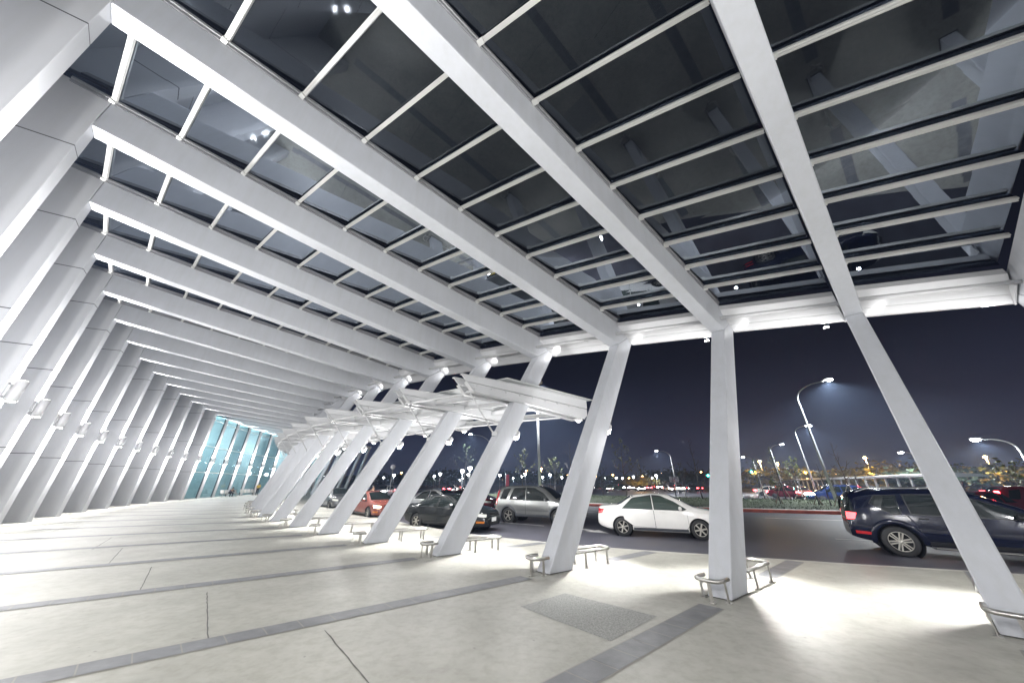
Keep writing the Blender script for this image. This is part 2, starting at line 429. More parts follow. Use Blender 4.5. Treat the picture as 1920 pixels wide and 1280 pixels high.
# slate bands across the pavement, one at every frame
def nband(s): return -0.07 + 0.045 * s
for k in range(K0, K1 + 1):
    b = MB()
    th_k = math.degrees(TH0 + k * DTH)
    s_end = 0.0
    O, e, nn = fr(k)
    for s in [x * 0.1 for x in range(20, 80)]:
        q = P(k, s, 0, 0); rr = math.hypot(q.x - CX, q.y - CY); tt = math.degrees(math.atan2(q.y - CY, q.x - CX))
        if rr < rkerb(tt) + 0.2: break
        s_end = s
    for (sa, sb) in ((-9.0, -0.5), (2.15, s_end)):
        if sb - sa < 0.3: continue
        n = int((sb - sa) / 0.385)
        b.cur = 1
        b.quad(P(k, sa, nband(sa) - 0.175, 0.003), P(k, sb, nband(sb) - 0.175, 0.003), P(k, sb, nband(sb) + 0.175, 0.003), P(k, sa, nband(sa) + 0.175, 0.003))
        b.cur = 0
        for i in range(n):
            x0 = sa + (sb - sa) * i / n + 0.007; x1 = sa + (sb - sa) * (i + 1) / n - 0.007
            dz = 0.006 + 0.0015 * random.random()
            b.quad(P(k, x0, nband(x0) - 0.155, dz), P(k, x1, nband(x1) - 0.155, dz), P(k, x1, nband(x1) + 0.155, dz), P(k, x0, nband(x0) + 0.155, dz))
    tag(b.build('pavement_band', [M['slate'], M['mortar']]), kind='structure')
# saw-cut joints between the bands
for (x0, y0), (x1, y1) in (((-2.37, 5.11), (-0.5, 3.05)), ((-5.2, 6.6), (-3.48, 4.69)), ((-8.01, 8.37), (-6.36, 6.6)), ((-11.13, 10.54), (-9.12, 8.46)), ((-13.66, 12.44), (-11.72, 10.3)), ((1.2, 3.1), (2.9, 0.6))):
    j = MB(); O0 = Vector((x0, y0, 0.003)); O1 = Vector((x1, y1, 0.003))
    pts = [O0.lerp(O1, i / 24) for i in range(25)]
    d = (O1 - O0).normalized(); sd = Vector((-d.y, d.x, 0))
    wob = [(random.random() - 0.5) * 0.012 for _ in pts]
    j.grid([[q + sd * (w - 0.004 - 0.005 * random.random()) for q, w in zip(pts, wob)], [q + sd * (w + 0.004 + 0.005 * random.random()) for q, w in zip(pts, wob)]], False)
    tag(j.build('pavement_joint', M['joint'], recalc=False), kind='structure')
pt_ = MB(); pt_.quad((0.13, 5.95, 0.004), (1.17, 4.82, 0.004), (2.05, 5.58, 0.004), (0.91, 6.58, 0.004))
tag(pt_.build('pavement_patch', M['gravel'], recalc=False), kind='structure')

# traffic island beyond the road
kerb('island_kerb', lambda t: 47.9, -0.5, -0.2, 0.06, M['redkerb'], -160, -60)
ik = MB(); ts2 = [-160 + i for i in range(101)]
ik.grid([[polar(t, 47.42, 0.066) for t in ts2], [polar(t, 46.5, 0.066) for t in ts2]], False)
tag(ik.build('island_edging', M['kerb']), kind='structure')
isl = MB()
isl.grid([[polar(t, 46.55, 0.05) for t in ts2], [polar(t, 44, 0.2) for t in ts2], [polar(t, 40, 0.32) for t in ts2], [polar(t, 35, 0.3) for t in ts2], [polar(t, 33.6, -0.1) for t in ts2]], True)
tag(isl.build('island', M['grass']), kind='structure')
gb = MB()
for i in range(9000):
    t = -142 + 50 * random.random(); r = 46.4 - 12 * random.random() ** 1.3
    z = 0.05 + min(1, (46.5 - r) / 6) * 0.26
    q = polar(t, r, z - 0.01); a = random.random() * 2 * PI; h = 0.05 + 0.1 * random.random(); w = 0.03
    u = Vector((math.cos(a), math.sin(a), 0)) * w
    gb.quad(q - u, q + u, q + Vector(((random.random() - .5) * .08, (random.random() - .5) * .08, h)))
tag(gb.build('grass', M['grassblade'], recalc=False), kind='stuff')
# a strip of lawn far beyond the second road
lw = MB(); lw.quad((40, 95, -0.1), (150, 40, -0.1), (260, 120, -0.1), (90, 190, -0.1))
tag(lw.build('lawn', M['grass'], recalc=False), kind='structure')

# ------------------------------------------------------------------ the station building
STA = tag(empty('station_building', (0, 0, 0)), 'curved white steel station arcade with leaning portal frames and a glass roof', 'building')
def rib(k):
    m = MB(); t = TW / 2
    pf = lambda n: [PB(k, SWB, n, 0), PB(k, swt(k), n, zwt(k)), PB(k, swt(k), n, ztop(k, swt(k))), PB(k, -11.5, n, ztop(k, -11.5)), PB(k, -11.35, n, 0)]
    m.prism(pf(-t), pf(t))
    return m.build('wall_rib', M['panel'], STA, bevel=0.012)
def beam(k):
    m = MB(); ws, wz = swt(k) + 0.012, zwt(k) + 0.012 * slope(k); so, zo = knee_out(k)
    a, c = TW / 2, TC / 2
    m.prism([PB(k, ws, -a, wz), PB(k, sct(k), -c, zct(k)), PB(k, so, -c, zo), PB(k, ws, -a, ztop(k, ws))],
            [PB(k, ws, a, wz), PB(k, sct(k), c, zct(k)), PB(k, so, c, zo), PB(k, ws, a, ztop(k, ws))])
    b = m.build('roof_beam', M['white'], STA, bevel=0.022)
    for sg in (-1,):   # grey glazing channel along the top edge of the beam
        q = MB(); s1 = sct(k) + 0.1
        f0 = lambda s: (a + (c - a) * (s - ws) / (sct(k) - ws)) * sg
        for z0, z1, w in ((-0.09, 0.03, 0.035), (-0.012, 0.05, 0.06)):
            A = [PB(k, -10.2, f0(ws), ztop(k, -10.2) + z0), PB(k, -10.2, f0(ws) + sg * w, ztop(k, -10.2) + z0), PB(k, -10.2, f0(ws) + sg * w, ztop(k, -10.2) + z1), PB(k, -10.2, f0(ws), ztop(k, -10.2) + z1)]
            B = [PB(k, s1, f0(s1), ztop(k, s1) + z0), PB(k, s1, f0(s1) + sg * w, ztop(k, s1) + z0), PB(k, s1, f0(s1) + sg * w, ztop(k, s1) + z1), PB(k, s1, f0(s1), ztop(k, s1) + z1)]
            q.prism(A, B)
        q.build('glazing_channel', M['channel'], b)
    return b
def column(k):
    m = MB(); so, zo = knee_out(k); c = TC / 2
    pf = lambda n: [P(k, 0, n, 0), P(k, sct(k), n, zct(k) - 0.004), P(k, so, n, zo - 0.004), P(k, 0.649, n, 0)]
    m.prism(pf(-c), pf(c))
    co = m.build('column', M['white'], STA, bevel=0.022)
    q = MB(); q.quad(P(k, -0.03, -c - 0.03, 0.008), P(k, 0.69, -c - 0.03, 0.008), P(k, 0.69, c + 0.03, 0.008), P(k, -0.03, c + 0.03, 0.008)); q.build('base_joint', M['joint'], co, recalc=False)
    return co
for k in range(K0, K1 + 1): rib(k); beam(k); column(k)

BARS = [-9.42, -8.09, -6.64, -5.27, -3.94, -2.68, -1.51, -0.41, 0.68, 1.70, 2.70]
def halft(k, s):
    return TW / 2 + (TC / 2 - TW / 2) * max(0, min(1, (s - swt(k)) / (sct(k) - swt(k))))
PANE_TILT = 0.085
rest = MB()
for k in range(K0, K1):
    # glass of one bay
    # panes tilted flatter than the roof to shift their reflections; laps made up
    m = MB(); ss = [-11.5] + BARS + [sct(k) + 0.13]
    for s0, s1 in zip(ss, ss[1:]):
        lift = PANE_TILT * (s1 - s0)
        q = [PB(k, s0, halft(k, s0) + 0.01, ztop(k, s0) + 0.055), PB(k, s1, halft(k, s1) + 0.01, ztop(k, s1) + 0.055 + lift), PB(k + 1, s1, -halft(k + 1, s1) - 0.01, ztop(k + 1, s1) + 0.055 + lift), PB(k + 1, s0, -halft(k + 1, s0) - 0.01, ztop(k + 1, s0) + 0.055)]
        m.quad(*q)
        dn = Vector((0, 0, lift)); m.quad(q[1] - dn, q[1], q[2], q[2] - dn)
    m.build('roof_glass', M['roofglass'], STA, recalc=False)
    for s in BARS:
        m = MB() if -1 <= k <= 6 else rest
        a = PB(k, s, halft(k, s), ztop(k, s)); b = PB(k + 1, s, -halft(k + 1, s), ztop(k + 1, s))
        up = Vector((0, 0, 1)); O, e, nn = fr(k)
        ax = Vector((e.x, e.y, slope(k))).normalized()
        nrm = ax.cross((b - a).normalized()); nrm = nrm if nrm.z > 0 else -nrm
        m.bar(a - nrm * 0.005, b - nrm * 0.005, 0.085, 0.085, nrm)
        for off in (-0.022, 0.022):
            m.bar(a - nrm * 0.052 + ax * off, b - nrm * 0.052 + ax * off, 0.018, 0.03, nrm)
        tb = (b - a).normalized()
        m.bar(b - tb * 0.13 - nrm * 0.05, b - tb * 0.01 - nrm * 0.05, 0.1, 0.1, nrm)
        if m is not rest: m.build('glazing_bar', M['bar'], STA)
tag(rest.build('glazing_bar', M['bar'], STA), kind='stuff')
# small clips where the bars meet the near beams
# eaves box and rain pipe between the column heads
def EV(k, ds, dz, n): return P(k, sct(k) + ds, n, zct(k) + dz)
for k in range(K0, K1):
    m = MB()
    c0, c1 = TC / 2 + 0.004, -TC / 2 - 0.004
    def band(poly):
        m.prism([EV(k, a, b, c0) for a, b in poly], [EV(k + 1, a, b, c1) for a, b in poly])
    band([(0.11, 0.70), (0.30, 0.535), (0.42, 0.66), (0.16, 0.86)])
    band([(0.308, 0.528), (0.55, 0.318), (0.68, 0.44), (0.43, 0.65)])
    band([(0.558, 0.311), (0.745, 0.148), (0.86, 0.15), (1.05, 0.62), (0.95, 0.85), (0.69, 0.43)])
    m.cur = 1
    band([(0.2, 0.84), (0.45, 0.655), (0.7, 0.45), (0.93, 0.84)])
    f = m.build('eaves_fascia', [M['white2'], M['dark']], STA)
    q = MB(); q.tube([P(k, sct(k) - 0.04, c0 - 0.08, zct(k) + 0.37), P(k + 1, sct(k + 1) - 0.04, c1 + 0.02, zct(k + 1) + 0.37)], 0.052, 12)
    q.build('rain_pipe', M['white2'], f)
    h = MB()
    h.prism([EV(k, 0.0, 0.33, c0 + 0.02), EV(k, 0.75, 0.10, c0 + 0.02), EV(k, 0.5, 0.36, c0 + 0.02), EV(k, 0.15, 0.55, c0 + 0.02)], [EV(k, 0.0, 0.33, c0 + 0.05), EV(k, 0.75, 0.10, c0 + 0.05), EV(k, 0.5, 0.36, c0 + 0.05), EV(k, 0.15, 0.55, c0 + 0.05)])
    h.build('gutter_bracket', M['white2'], f)
# the closed wall between the ribs, glass towards the far end
for k in range(K0, K1):
    c0, c1 = TW / 2 + 0.003, -TW / 2 - 0.003
    m = MB()
    if k < 15:
        s = -10.9
        m.prism([PB(k, s, c0, 0), PB(k, s, c0, ztop(k, s) - 0.1), PB(k, s - 0.2, c0, ztop(k, s) - 0.1), PB(k, s - 0.2, c0, 0)],
                [PB(k + 1, s, c1, 0), PB(k + 1, s, c1, ztop(k + 1, s) - 0.1), PB(k + 1, s - 0.2, c1, ztop(k + 1, s) - 0.1), PB(k + 1, s - 0.2, c1, 0)])
        m.build('wall_infill', M['panel'], STA)
    else:
        wl = lambda kk, z: SWB + (swt(kk) - SWB) * z / zwt(kk) - 0.14
        m.quad(PB(k, wl(k, 0), c0, 0), PB(k + 1, wl(k + 1, 0), c1, 0), PB(k + 1, wl(k + 1, zwt(k)), c1, zwt(k) + 0.3), PB(k, wl(k, zwt(k)), c0, zwt(k) + 0.3))
        gl = m.build('curtain_glass', M['curtain'], STA, recalc=False)
        f = MB()
        for z in (0.05, 2.83, 5.7, 8.6):
            f.bar(PB(k, wl(k, z) + 0.02, c0, z), PB(k + 1, wl(k + 1, z) + 0.02, c1, z), 0.07, 0.06)
        f.build('transom', M['bar'], gl)
        f = MB()
        f.bar(PB(k + 1, wl(k, 0) + 0.03, c1 - 0.06, 0), PB(k + 1, wl(k, zwt(k)) + 0.03, c1 - 0.06, zwt(k)), 0.09, 0.1, (1, 0, 0))
        f.build('mullion', M['dark'], gl)
# what one sees through the curtain wall: a lit hall
hl = MB()
A, B, C2, D = P(15, -9.6, 0.5, 0), P(K1, -9.6, 0, 0), P(K1, -16.5, 0, 0), P(15, -16.5, 0.5, 0)
up = Vector((0, 0, 9.2))
hl.quad(D, C2, C2 + up, D + up); hl.quad(A, D, D + up, A + up); hl.quad(B, C2, C2 + up, B + up); hl.quad(A + up, B + up, C2 + up, D + up)
m, t, b = nt('teal_hall_wall'); b.inputs['Base Color'].default_value = (0.46, 0.57, 0.59, 1); b.inputs['Roughness'].default_value = 0.6
M['hall'] = m
hl.build('hall_interior', M['hall'], STA)
m = MB()
for i in range(6):
    a = P(15.6 + i * 0.85, -13, 0, 8.6); b2 = P(15.6 + i * 0.85, -11, 0, 8.6); m.bar(a, b2, 0.16, 0.05)
M['hall_tube'] = emit('hall_light_tube', (0.9, 1, 1), 6)
hl2 = m.build('hall_light', M['hall_tube'], STA)
HALL = [P(15.8, -13, 0, 6.5), P(18, -13, 0, 6.5), P(21, -13, 0, 6.5), P(24, -13, 0, 6.5)]

# ------------------------------------------------------------------ lamps
def spot(name, loc, aim, power, angle, blend=0.6, col=(1, 0.99, 0.98), rad=0.07, parent=None):
    l = bpy.data.lights.new(name, 'SPOT'); l.energy = power; l.spot_size = R(angle); l.spot_blend = blend; l.color = col; l.shadow_soft_size = rad
    o = bpy.data.objects.new(name, l); COL.objects.link(o); o.location = loc
    o.rotation_euler = (Vector(aim)).to_track_quat('-Z', 'Y').to_euler()
    if parent is not None: o.parent = parent
    return o
def point(name, loc, power, col=(1, 1, 1), rad=0.15, parent=None):
    l = bpy.data.lights.new(name, 'POINT'); l.energy = power; l.color = col; l.shadow_soft_size = rad
    o = bpy.data.objects.new(name, l); COL.objects.link(o); o.location = loc
    if parent is not None: o.parent = parent
    return o
for q in HALL: point('hall_lamp', q, 640, (0.95, 1, 1), 0.4)
ORD = ['first', 'second', 'third', 'fourth', 'fifth', 'sixth', 'seventh', 'eighth', 'ninth', 'tenth', 'eleventh', 'twelfth', 'thirteenth', 'fourteenth', 'fifteenth', 'sixteenth', 'seventeenth', 'eighteenth', 'nineteenth', 'twentieth']
# wall lamps: up-and-down cylinders on the ribs
PW_UP, PW_DN = 3200, 2000
def make_wall_lamp():
    r = empty('wall_lamp')
    h = MB(); h.lathe([(0.0, -0.32), (0.105, -0.32), (0.125, -0.31), (0.125, 0.31), (0.105, 0.32), (0.0, 0.32)], (0.20, 0, 0), 20)
    h.build('lamp_housing', M['fixture'], r)
    b = MB(); b.box((0.035, 0, 0.0), (0.07, 0.16, 0.34)); b.box((0.06, 0, 0), (0.1, 0.1, 0.12)); b.build('wall_bracket', M['fixture'], r, bevel=0.008)
    for s in (-1, 1):
        d = MB(); d.lathe([(0, 0.0), (0.1, 0.0), (0.1, 0.006), (0, 0.006)], (0.20, 0, s * 0.322 - 0.003), 20)
        d.build('lens', M['lamp'] if s < 0 else M['lampdim'], r)
    return r
wl0 = make_wall_lamp(); used = False
for k in range(K0, K1):
    z = 4.25; s = SWB + (swt(k) - SWB) * z / zwt(k)
    loc = PB(k, s, -0.07, z); O, e, nn = fr(k)
    if k >= 5:
        o = copy_tree(wl0) if used else wl0; used = True
        o.location = loc; o.rotation_euler = (0, 0, math.atan2(e.y, e.x))
        i = k - 5
        lab = ('grey cylinder wall lamp on a white rib, %s one from the left edge' % ORD[i]) if i < 11 else ('small cylinder lamp beside the teal glass, %s one past the last solid wall panel' % ORD[i - 11])
        tag(o, lab, 'wall lamp', 'cylinder lamps along the leaning wall')
    lx = Vector((e.x, e.y, 0)) * 0.21
    if k > 21: continue
    upv = loc + lx + Vector((0, 0, 0.36)); dnv = loc + lx - Vector((0, 0, 0.36))
    spot('wall_uplight', upv, Vector((-e.x * .05, -e.y * .05, 1)), PW_UP, 56, 1.0)
    point('wall_fill', upv, 180, (1, .99, .98), .07)  # added fill above and below each cylinder, lightening the rib sides evenly
    spot('wall_downlight', dnv, Vector((-e.x * .04, -e.y * .04, -1)), PW_DN, 56, 1.0)
    point('wall_fill', dnv, 190, (1, .99, .98), .07)
# floodlights on the outer face of the columns
FL_DN, FL_UP = 3200, 55
def make_flood():
    r = empty('column_floodlight')
    a = MB(); a.box((0.03, 0, 0.3), (0.05, 0.24, 0.62)); a.build('mounting_plate', M['white2'], r, bevel=0.01)
    h = MB(); h.lathe([(0, -0.1), (0.072, -0.1), (0.08, -0.085), (0.075, 0.1), (0.04, 0.14), (0, 0.15)], (0.15, 0, 0.0), 18); h.build('lamp_housing', M['fixture'], r)
    b = MB(); b.bar((0.05, 0, 0.08), (0.14, 0, 0.05), 0.05, 0.05); b.build('arm', M['fixture'], r)
    l = MB(); l.lathe([(0, 0), (0.075, 0), (0.07, -0.04), (0.04, -0.07), (0, -0.08)], (0.15, 0, -0.098), 16); l.build('lens', M['lamp'], r)
    return r
f0 = make_flood(); used = False
for k in range(-2, 15):
    z = 3.2 + 0.02 * k; loc = P(k, colout(k, z), 0, z); O, e, nn = fr(k)
    if k >= 0:
        o = copy_tree(f0) if used else f0; used = True
        o.location = loc; o.rotation_euler = (0, R(29), math.atan2(e.y, e.x))
        lab = {0: 'lamp on the outer side of the nearest leaning column, seen from behind', 1: 'lamp hidden behind the upright-looking column right of the white car'}.get(k, 'glaring round floodlight on the outer edge of the %s leaning column from the right' % (ORD[k]))
        tag(o, lab, 'floodlight', 'floodlights on the leaning columns')
    q = loc + Vector((e.x, e.y, 0)) * 0.13
    cd_ = Vector((e.x * sct(k), e.y * sct(k), zct(k))).normalized()
    spot('column_downlight', q + Vector((0, 0, -0.2)), -cd_, FL_DN, 68, 1.0, rad=0.05)
    point('column_glow', q + Vector((e.x * .1, e.y * .1, -0.2)), 130, (1, .99, .98), .06)
    if k < 3: spot('column_uplight', P(k, colout(k, z + 0.8) + 0.16, 0, z + 0.8), cd_, FL_UP, 130, 0.9, rad=0.05)
# lamps on the lower lip of the eaves, shining back onto the soffit
def make_eaves_lamp():
    r = empty('eaves_lamp')
    h = MB(); h.box((0.05, 0, 0), (0.05, 0.13, 0.06)); h.box((0.02, 0, -0.015), (0.1, 0.05, 0.03)); h.build('lamp_housing', M['white2'], r, bevel=0.01)
    l = MB(); l.box((0.012, 0, 0.0), (0.018, 0.1, 0.035)); l.build('lens', M['lamp'], r)
    return r
e0 = make_eaves_lamp(); used = False
for k in range(-2, 9):
    O, e, nn = fr(k); ze = zct(k) + 0.10 + 0.02
    if 0 <= k <= 3:
        o = copy_tree(e0) if used else e0; used = True
        o.location = P(k, sct(k) + 0.84, 0.62, ze); o.rotation_euler = (0, 0, math.atan2(e.y, e.x))
        tag(o, 'small bright eaves lamp beside the head of the %s column from the right' % ORD[k], 'eaves lamp', 'lamps along the eaves edge')
    spot('eaves_light', P(k, sct(k) + 0.78, 0.62, ze + 0.02), Vector((-e.x * .75 - nn.x * .5, -e.y * .75 - nn.y * .5, 0.45)), 5 if k < 3 else 16, 150, 0.7, rad=0.04)
    spot('eaves_light', P(k, sct(k) + 0.70, -0.62, ze + 0.02), Vector((-e.x * .75 + nn.x * .5, -e.y * .75 + nn.y * .5, 0.45)), 3 if k < 3 else 10, 150, 0.7, rad=0.04)

# ------------------------------------------------------------------ drop-off canopy on the columns
CAN = tag(empty('dropoff_canopy', P(3, 2.5, 0, 0)), 'white steel drop-off canopy of twin beams clamped to the leaning columns', 'canopy')
CB = P(3, 2.5, 0, 0)
def CP(k, s, n, z): return P(k, s, n, z + 0.035 * (k - 3)) - CB
KC1 = 15
for k in range(3, KC1 + 1):
    for sg in (-1, 1):
        n0 = sg * 0.24
        def pr(mb, poly, w=0.05): mb.prism([CP(k, a, n0 - w, b) for a, b in poly], [CP(k, a, n0 + w, b) for a, b in poly])
        m = MB()
        pr(m, [(0.44, 4.67), (0.50, 4.60), (0.70, 4.38), (3.02, 4.235), (5.30, 3.985), (5.46, 4.0), (5.60, 4.10), (5.60, 4.355), (3.03, 4.51), (0.52, 4.665)], 0.022)
        fl = [(0.44, 4.67), (0.70, 4.38), (3.02, 4.235), (5.40, 3.98)]
        for (a, b), (c, d) in zip(fl, fl[1:]):
            pr(m, [(a, b - 0.028), (c, d - 0.028), (c, d), (a, b)], 0.085)
        w = m.build('canopy_beam', M['white2'], CAN)
        u = MB(); pr(u, [(0.28, 4.885), (0.46, 4.69), (3.03, 4.535), (5.62, 4.38), (5.62, 4.70), (3.04, 4.83)], 0.025)
        pr(u, [(0.26, 4.885), (3.04, 4.832), (5.62, 4.702), (5.62, 4.725), (3.04, 4.856), (0.26, 4.908)], 0.07)
        for i in range(9): 
            ss = 0.8 + i * 0.55; u.box(CP(k, ss, n0 - sg * 0 - 0.04, 4.62 - 0.05 * ss), (0.05, 0.05, 0.05))
        u.build('canopy_rail', M['white2'], w)
    r = MB(); r.tube([CP(k, 0.72, 0, 4.44), CP(k, 1.655, 0, 3.17)], 0.028, 8); r.tube([CP(k, 0.72, -0.28, 4.44), CP(k, 0.72, 0.28, 4.44)], 0.05, 10)
    r.box(CP(k, 1.70, 0, 3.17), (0.18, 0.12, 0.14)); r.build('tie_rod', M['white2'], CAN)
    # a lamp under the road end of the twin beams
for k in range(3, KC1):
    for sz, zz, rr in ((0.74, 4.40, 0.042), (4.75, 4.02, 0.035)):
        m = MB(); m.tube([CP(k, sz, 0.26, zz), CP(k + 1, sz, -0.26, zz)], rr, 10); m.build('cross_tube', M['white2'], CAN)
    for ss, zz in ((1.7, 4.50), (2.9, 4.42), (4.1, 4.34), (5.3, 4.26)):
        m = MB(); m.bar(CP(k, ss, 0.27, zz), CP(k + 1, ss, -0.27, zz), 0.07, 0.16); m.build('purlin', M['white2'], CAN)
    m = MB()
    for s0, s1 in ((1.83, 2.78), (2.80, 3.72), (3.74, 4.68), (4.70, 5.75)):
        f = lambda s: 5.02 - 0.068 * (s - 1.83)
        q = [(s0, f(s0)), (s1, f(s1)), (s1, f(s1) - 0.03), (s0, f(s0) - 0.03)]
        n0 = -0.45 if k == 3 else 0.0
        m.prism([CP(k, a, n0, b - 0.03) for a, b in q], [CP(k + 1, a, 0.0, b - 0.03) for a, b in q])
    m.build('canopy_panel', M['canopyglass'], CAN)
def make_canopy_lamp():
    r = empty('canopy_lamp')
    h = MB(); h.box((0, 0, 0), (0.3, 0.16, 0.08)); h.build('lamp_housing', M['white2'], r, bevel=0.01)
    l = MB(); l.lathe([(0, 0), (0.075, 0), (0.06, -0.03), (0, -0.04)], (0, 0, -0.042), 12); l.build('lens', M['lamp'], r)
    return r
c0_ = make_canopy_lamp(); used = False
for k in range(3, 12):
    o = copy_tree(c0_) if used else c0_; used = True; O, e, nn = fr(k)
    loc = P(k, 5.25, -0.14, 3.93 + 0.035 * (k - 3)); o.location = loc; o.rotation_euler = (0, 0, math.atan2(e.y, e.x))
    tag(o, 'small downlight under the road end of the %s pair of canopy beams from the right' % ORD[k - 3], 'downlight', 'downlights under the canopy beam ends')
    spot('canopy_downlight', loc - Vector((0, 0, 0.12)), (0, 0, -1), 520, 110, 0.9)
    spot('canopy_uplight', P(k, 2.9, 0.5, 3.85 + 0.035 * (k - 3)), (0, 0, 1), 22, 160, 0.7)

# ------------------------------------------------------------------ stainless rails round the column feet
def rail_path(s0, s1, hw, h, rad=0.13):
    """U open towards the column: from (s0) out to (s1)"""
    sg = 1 if s1 > s0 else -1
    pts = [(s0, -hw)]
    for i in range(7):
        a = PI / 2 * i / 6; pts.append((s1 - sg * rad + sg * rad * math.sin(a), -hw + rad - rad * math.cos(a)))
    for i in range(7):
        a = PI / 2 * i / 6; pts.append((s1 - sg * rad + sg * rad * math.cos(a), hw - rad + rad * math.sin(a)))
    pts.append((s0, hw))
    return [(a, b, h) for a, b in pts]
def make_rail(s0, s1, hw, h, legs):
    r = empty('guard_rail')
    m = MB(); m.tube(rail_path(s0, s1, hw, h), 0.03, 12); m.build('rail', M['steel'], r)
    for a, b in legs:
        l = MB(); l.bar((a, b, 0), (a, b, h - 0.005), 0.05, 0.012, (1, 0, 0) if abs(b) < hw * 0.9 else (0, 1, 0)); l.box((a, b, 0.004), (0.09, 0.08, 0.008)); l.build('leg', M['steel'], r)
    return r
rin = make_rail(0.03, -0.33, 0.19, 0.29, [(-0.12, 0.19), (-0.33, -0.04), (-0.12, -0.19)])
rout = make_rail(0.82, 1.95, 0.18, 0.3, [(1.1, 0.18), (1.1, -0.18), (1.8, 0.18), (1.8, -0.18)])
ui = uo = False
for k in range(-1, 13):
    O, e, nn = fr(k); rz = math.atan2(e.y, e.x)
    o = copy_tree(rin) if ui else rin; ui = True
    o.location = (O.x, O.y, 0); o.rotation_euler = (0, 0, rz)
    nm = 'right-hand corner column' if k < 0 else '%s leaning column from the right' % ORD[k]
    tag(o, 'short bent steel rail on the arcade side, ' + nm, 'guard rail', 'short rails at the column feet')
    o = copy_tree(rout) if uo else rout; uo = True
    o.location = (O.x, O.y, 0); o.rotation_euler = (0, 0, rz)
    tag(o, 'long floodlit steel rail on the road side, ' + nm, 'guard rail', 'long rails at the column feet')
# ------------------------------------------------------------------ cars
def pchip(pts):
    xs = [p[0] for p in pts]; ys = [p[1] for p in pts]; n = len(xs)
    h = [xs[i + 1] - xs[i] for i in range(n - 1)]; dl = [(ys[i + 1] - ys[i]) / h[i] for i in range(n - 1)]
    m = [0.0] * n; m[0] = dl[0]; m[-1] = dl[-1]
    for i in range(1, n - 1):
        m[i] = 0.0 if dl[i - 1] * dl[i] <= 0 else 2 * dl[i - 1] * dl[i] / (dl[i - 1] + dl[i])
    def f(x):
        if x <= xs[0]: return ys[0]
        if x >= xs[-1]: return ys[-1]
        i = 0
        while x > xs[i + 1]: i += 1
        t = (x - xs[i]) / h[i]
        return (2 * t**3 - 3 * t**2 + 1) * ys[i] + (t**3 - 2 * t**2 + t) * h[i] * m[i] + (-2 * t**3 + 3 * t**2) * ys[i + 1] + (t**3 - t**2) * h[i] * m[i + 1]
    return f

SPEC = {}
SPEC['sedan'] = dict(L=4.5, top=[(0, .66), (.03, .84), (.10, .98), (.5, 1.035), (.78, 1.06), (1.35, 1.345), (1.75, 1.435), (2.2, 1.455), (2.65, 1.425), (3.05, 1.27), (3.55, 1.02), (3.9, .95), (4.2, .86), (4.38, .74), (4.47, .6), (4.5, .5)],
    sh=[(0, .62), (.15, .88), (.6, .93), (2, .915), (3.3, .87), (4.2, .74), (4.5, .46)], bot=[(0, .38), (.15, .3), (.6, .2), (3.9, .19), (4.3, .22), (4.5, .3)],
    w=[(0, .60), (.06, .72), (.2, .81), (.6, .845), (2.2, .86), (3.6, .85), (4.05, .81), (4.3, .71), (4.43, .58), (4.5, .42)],
    axle=(0.92, 3.57), wr=0.315, roof=0.57,
    win=[[(0.98, .955), (1.40, 1.30), (2.06, 1.395), (2.06, .94)], [(2.14, .938), (2.14, 1.398), (2.42, 1.38), (2.85, 1.20), (3.22, .965), (3.1, .925)]],
    wind=(2.78, 3.56), rearw=(.80, 1.42), doors=[(0.93, 2.10), (2.10, 3.22)], handles=[(1.18, .86), (2.32, .84)], mirror=(3.02, .98), head=(3.98, 4.44, .60, .76), tail=(.02, .28, .74, .93), strip=.56)
SPEC['old'] = dict(SPEC['sedan'], L=4.4, top=[(0, .62), (.03, .82), (.10, .93), (.5, .965), (.72, .985), (1.2, 1.24), (1.6, 1.345), (2.0, 1.375), (2.45, 1.345), (2.85, 1.20), (3.38, .94), (3.8, .875), (4.15, .80), (4.32, .70), (4.38, .6), (4.4, .46)],
    sh=[(0, .58), (.15, .82), (.6, .875), (2, .86), (3.2, .82), (4.1, .70), (4.4, .43)],
    w=[(0, .62), (.05, .72), (.2, .79), (.6, .825), (2.2, .845), (3.5, .835), (4.0, .80), (4.25, .73), (4.36, .62), (4.4, .5)], axle=(0.88, 3.48), wr=0.30, roof=.56,
    win=[[(0.92, .90), (1.28, 1.18), (1.62, 1.295), (1.95, 1.315), (1.95, .885)], [(2.03, .883), (2.03, 1.315), (2.28, 1.295), (2.68, 1.13), (3.08, .90), (2.98, .87)]],
    wind=(2.58, 3.40), rearw=(.74, 1.28), doors=[(0.9, 1.99), (1.99, 3.07)], handles=[(1.12, .80), (2.18, .78)], mirror=(2.88, .93), head=(3.98, 4.36, .56, .71), tail=(.02, .3, .68, .86), strip=.50)
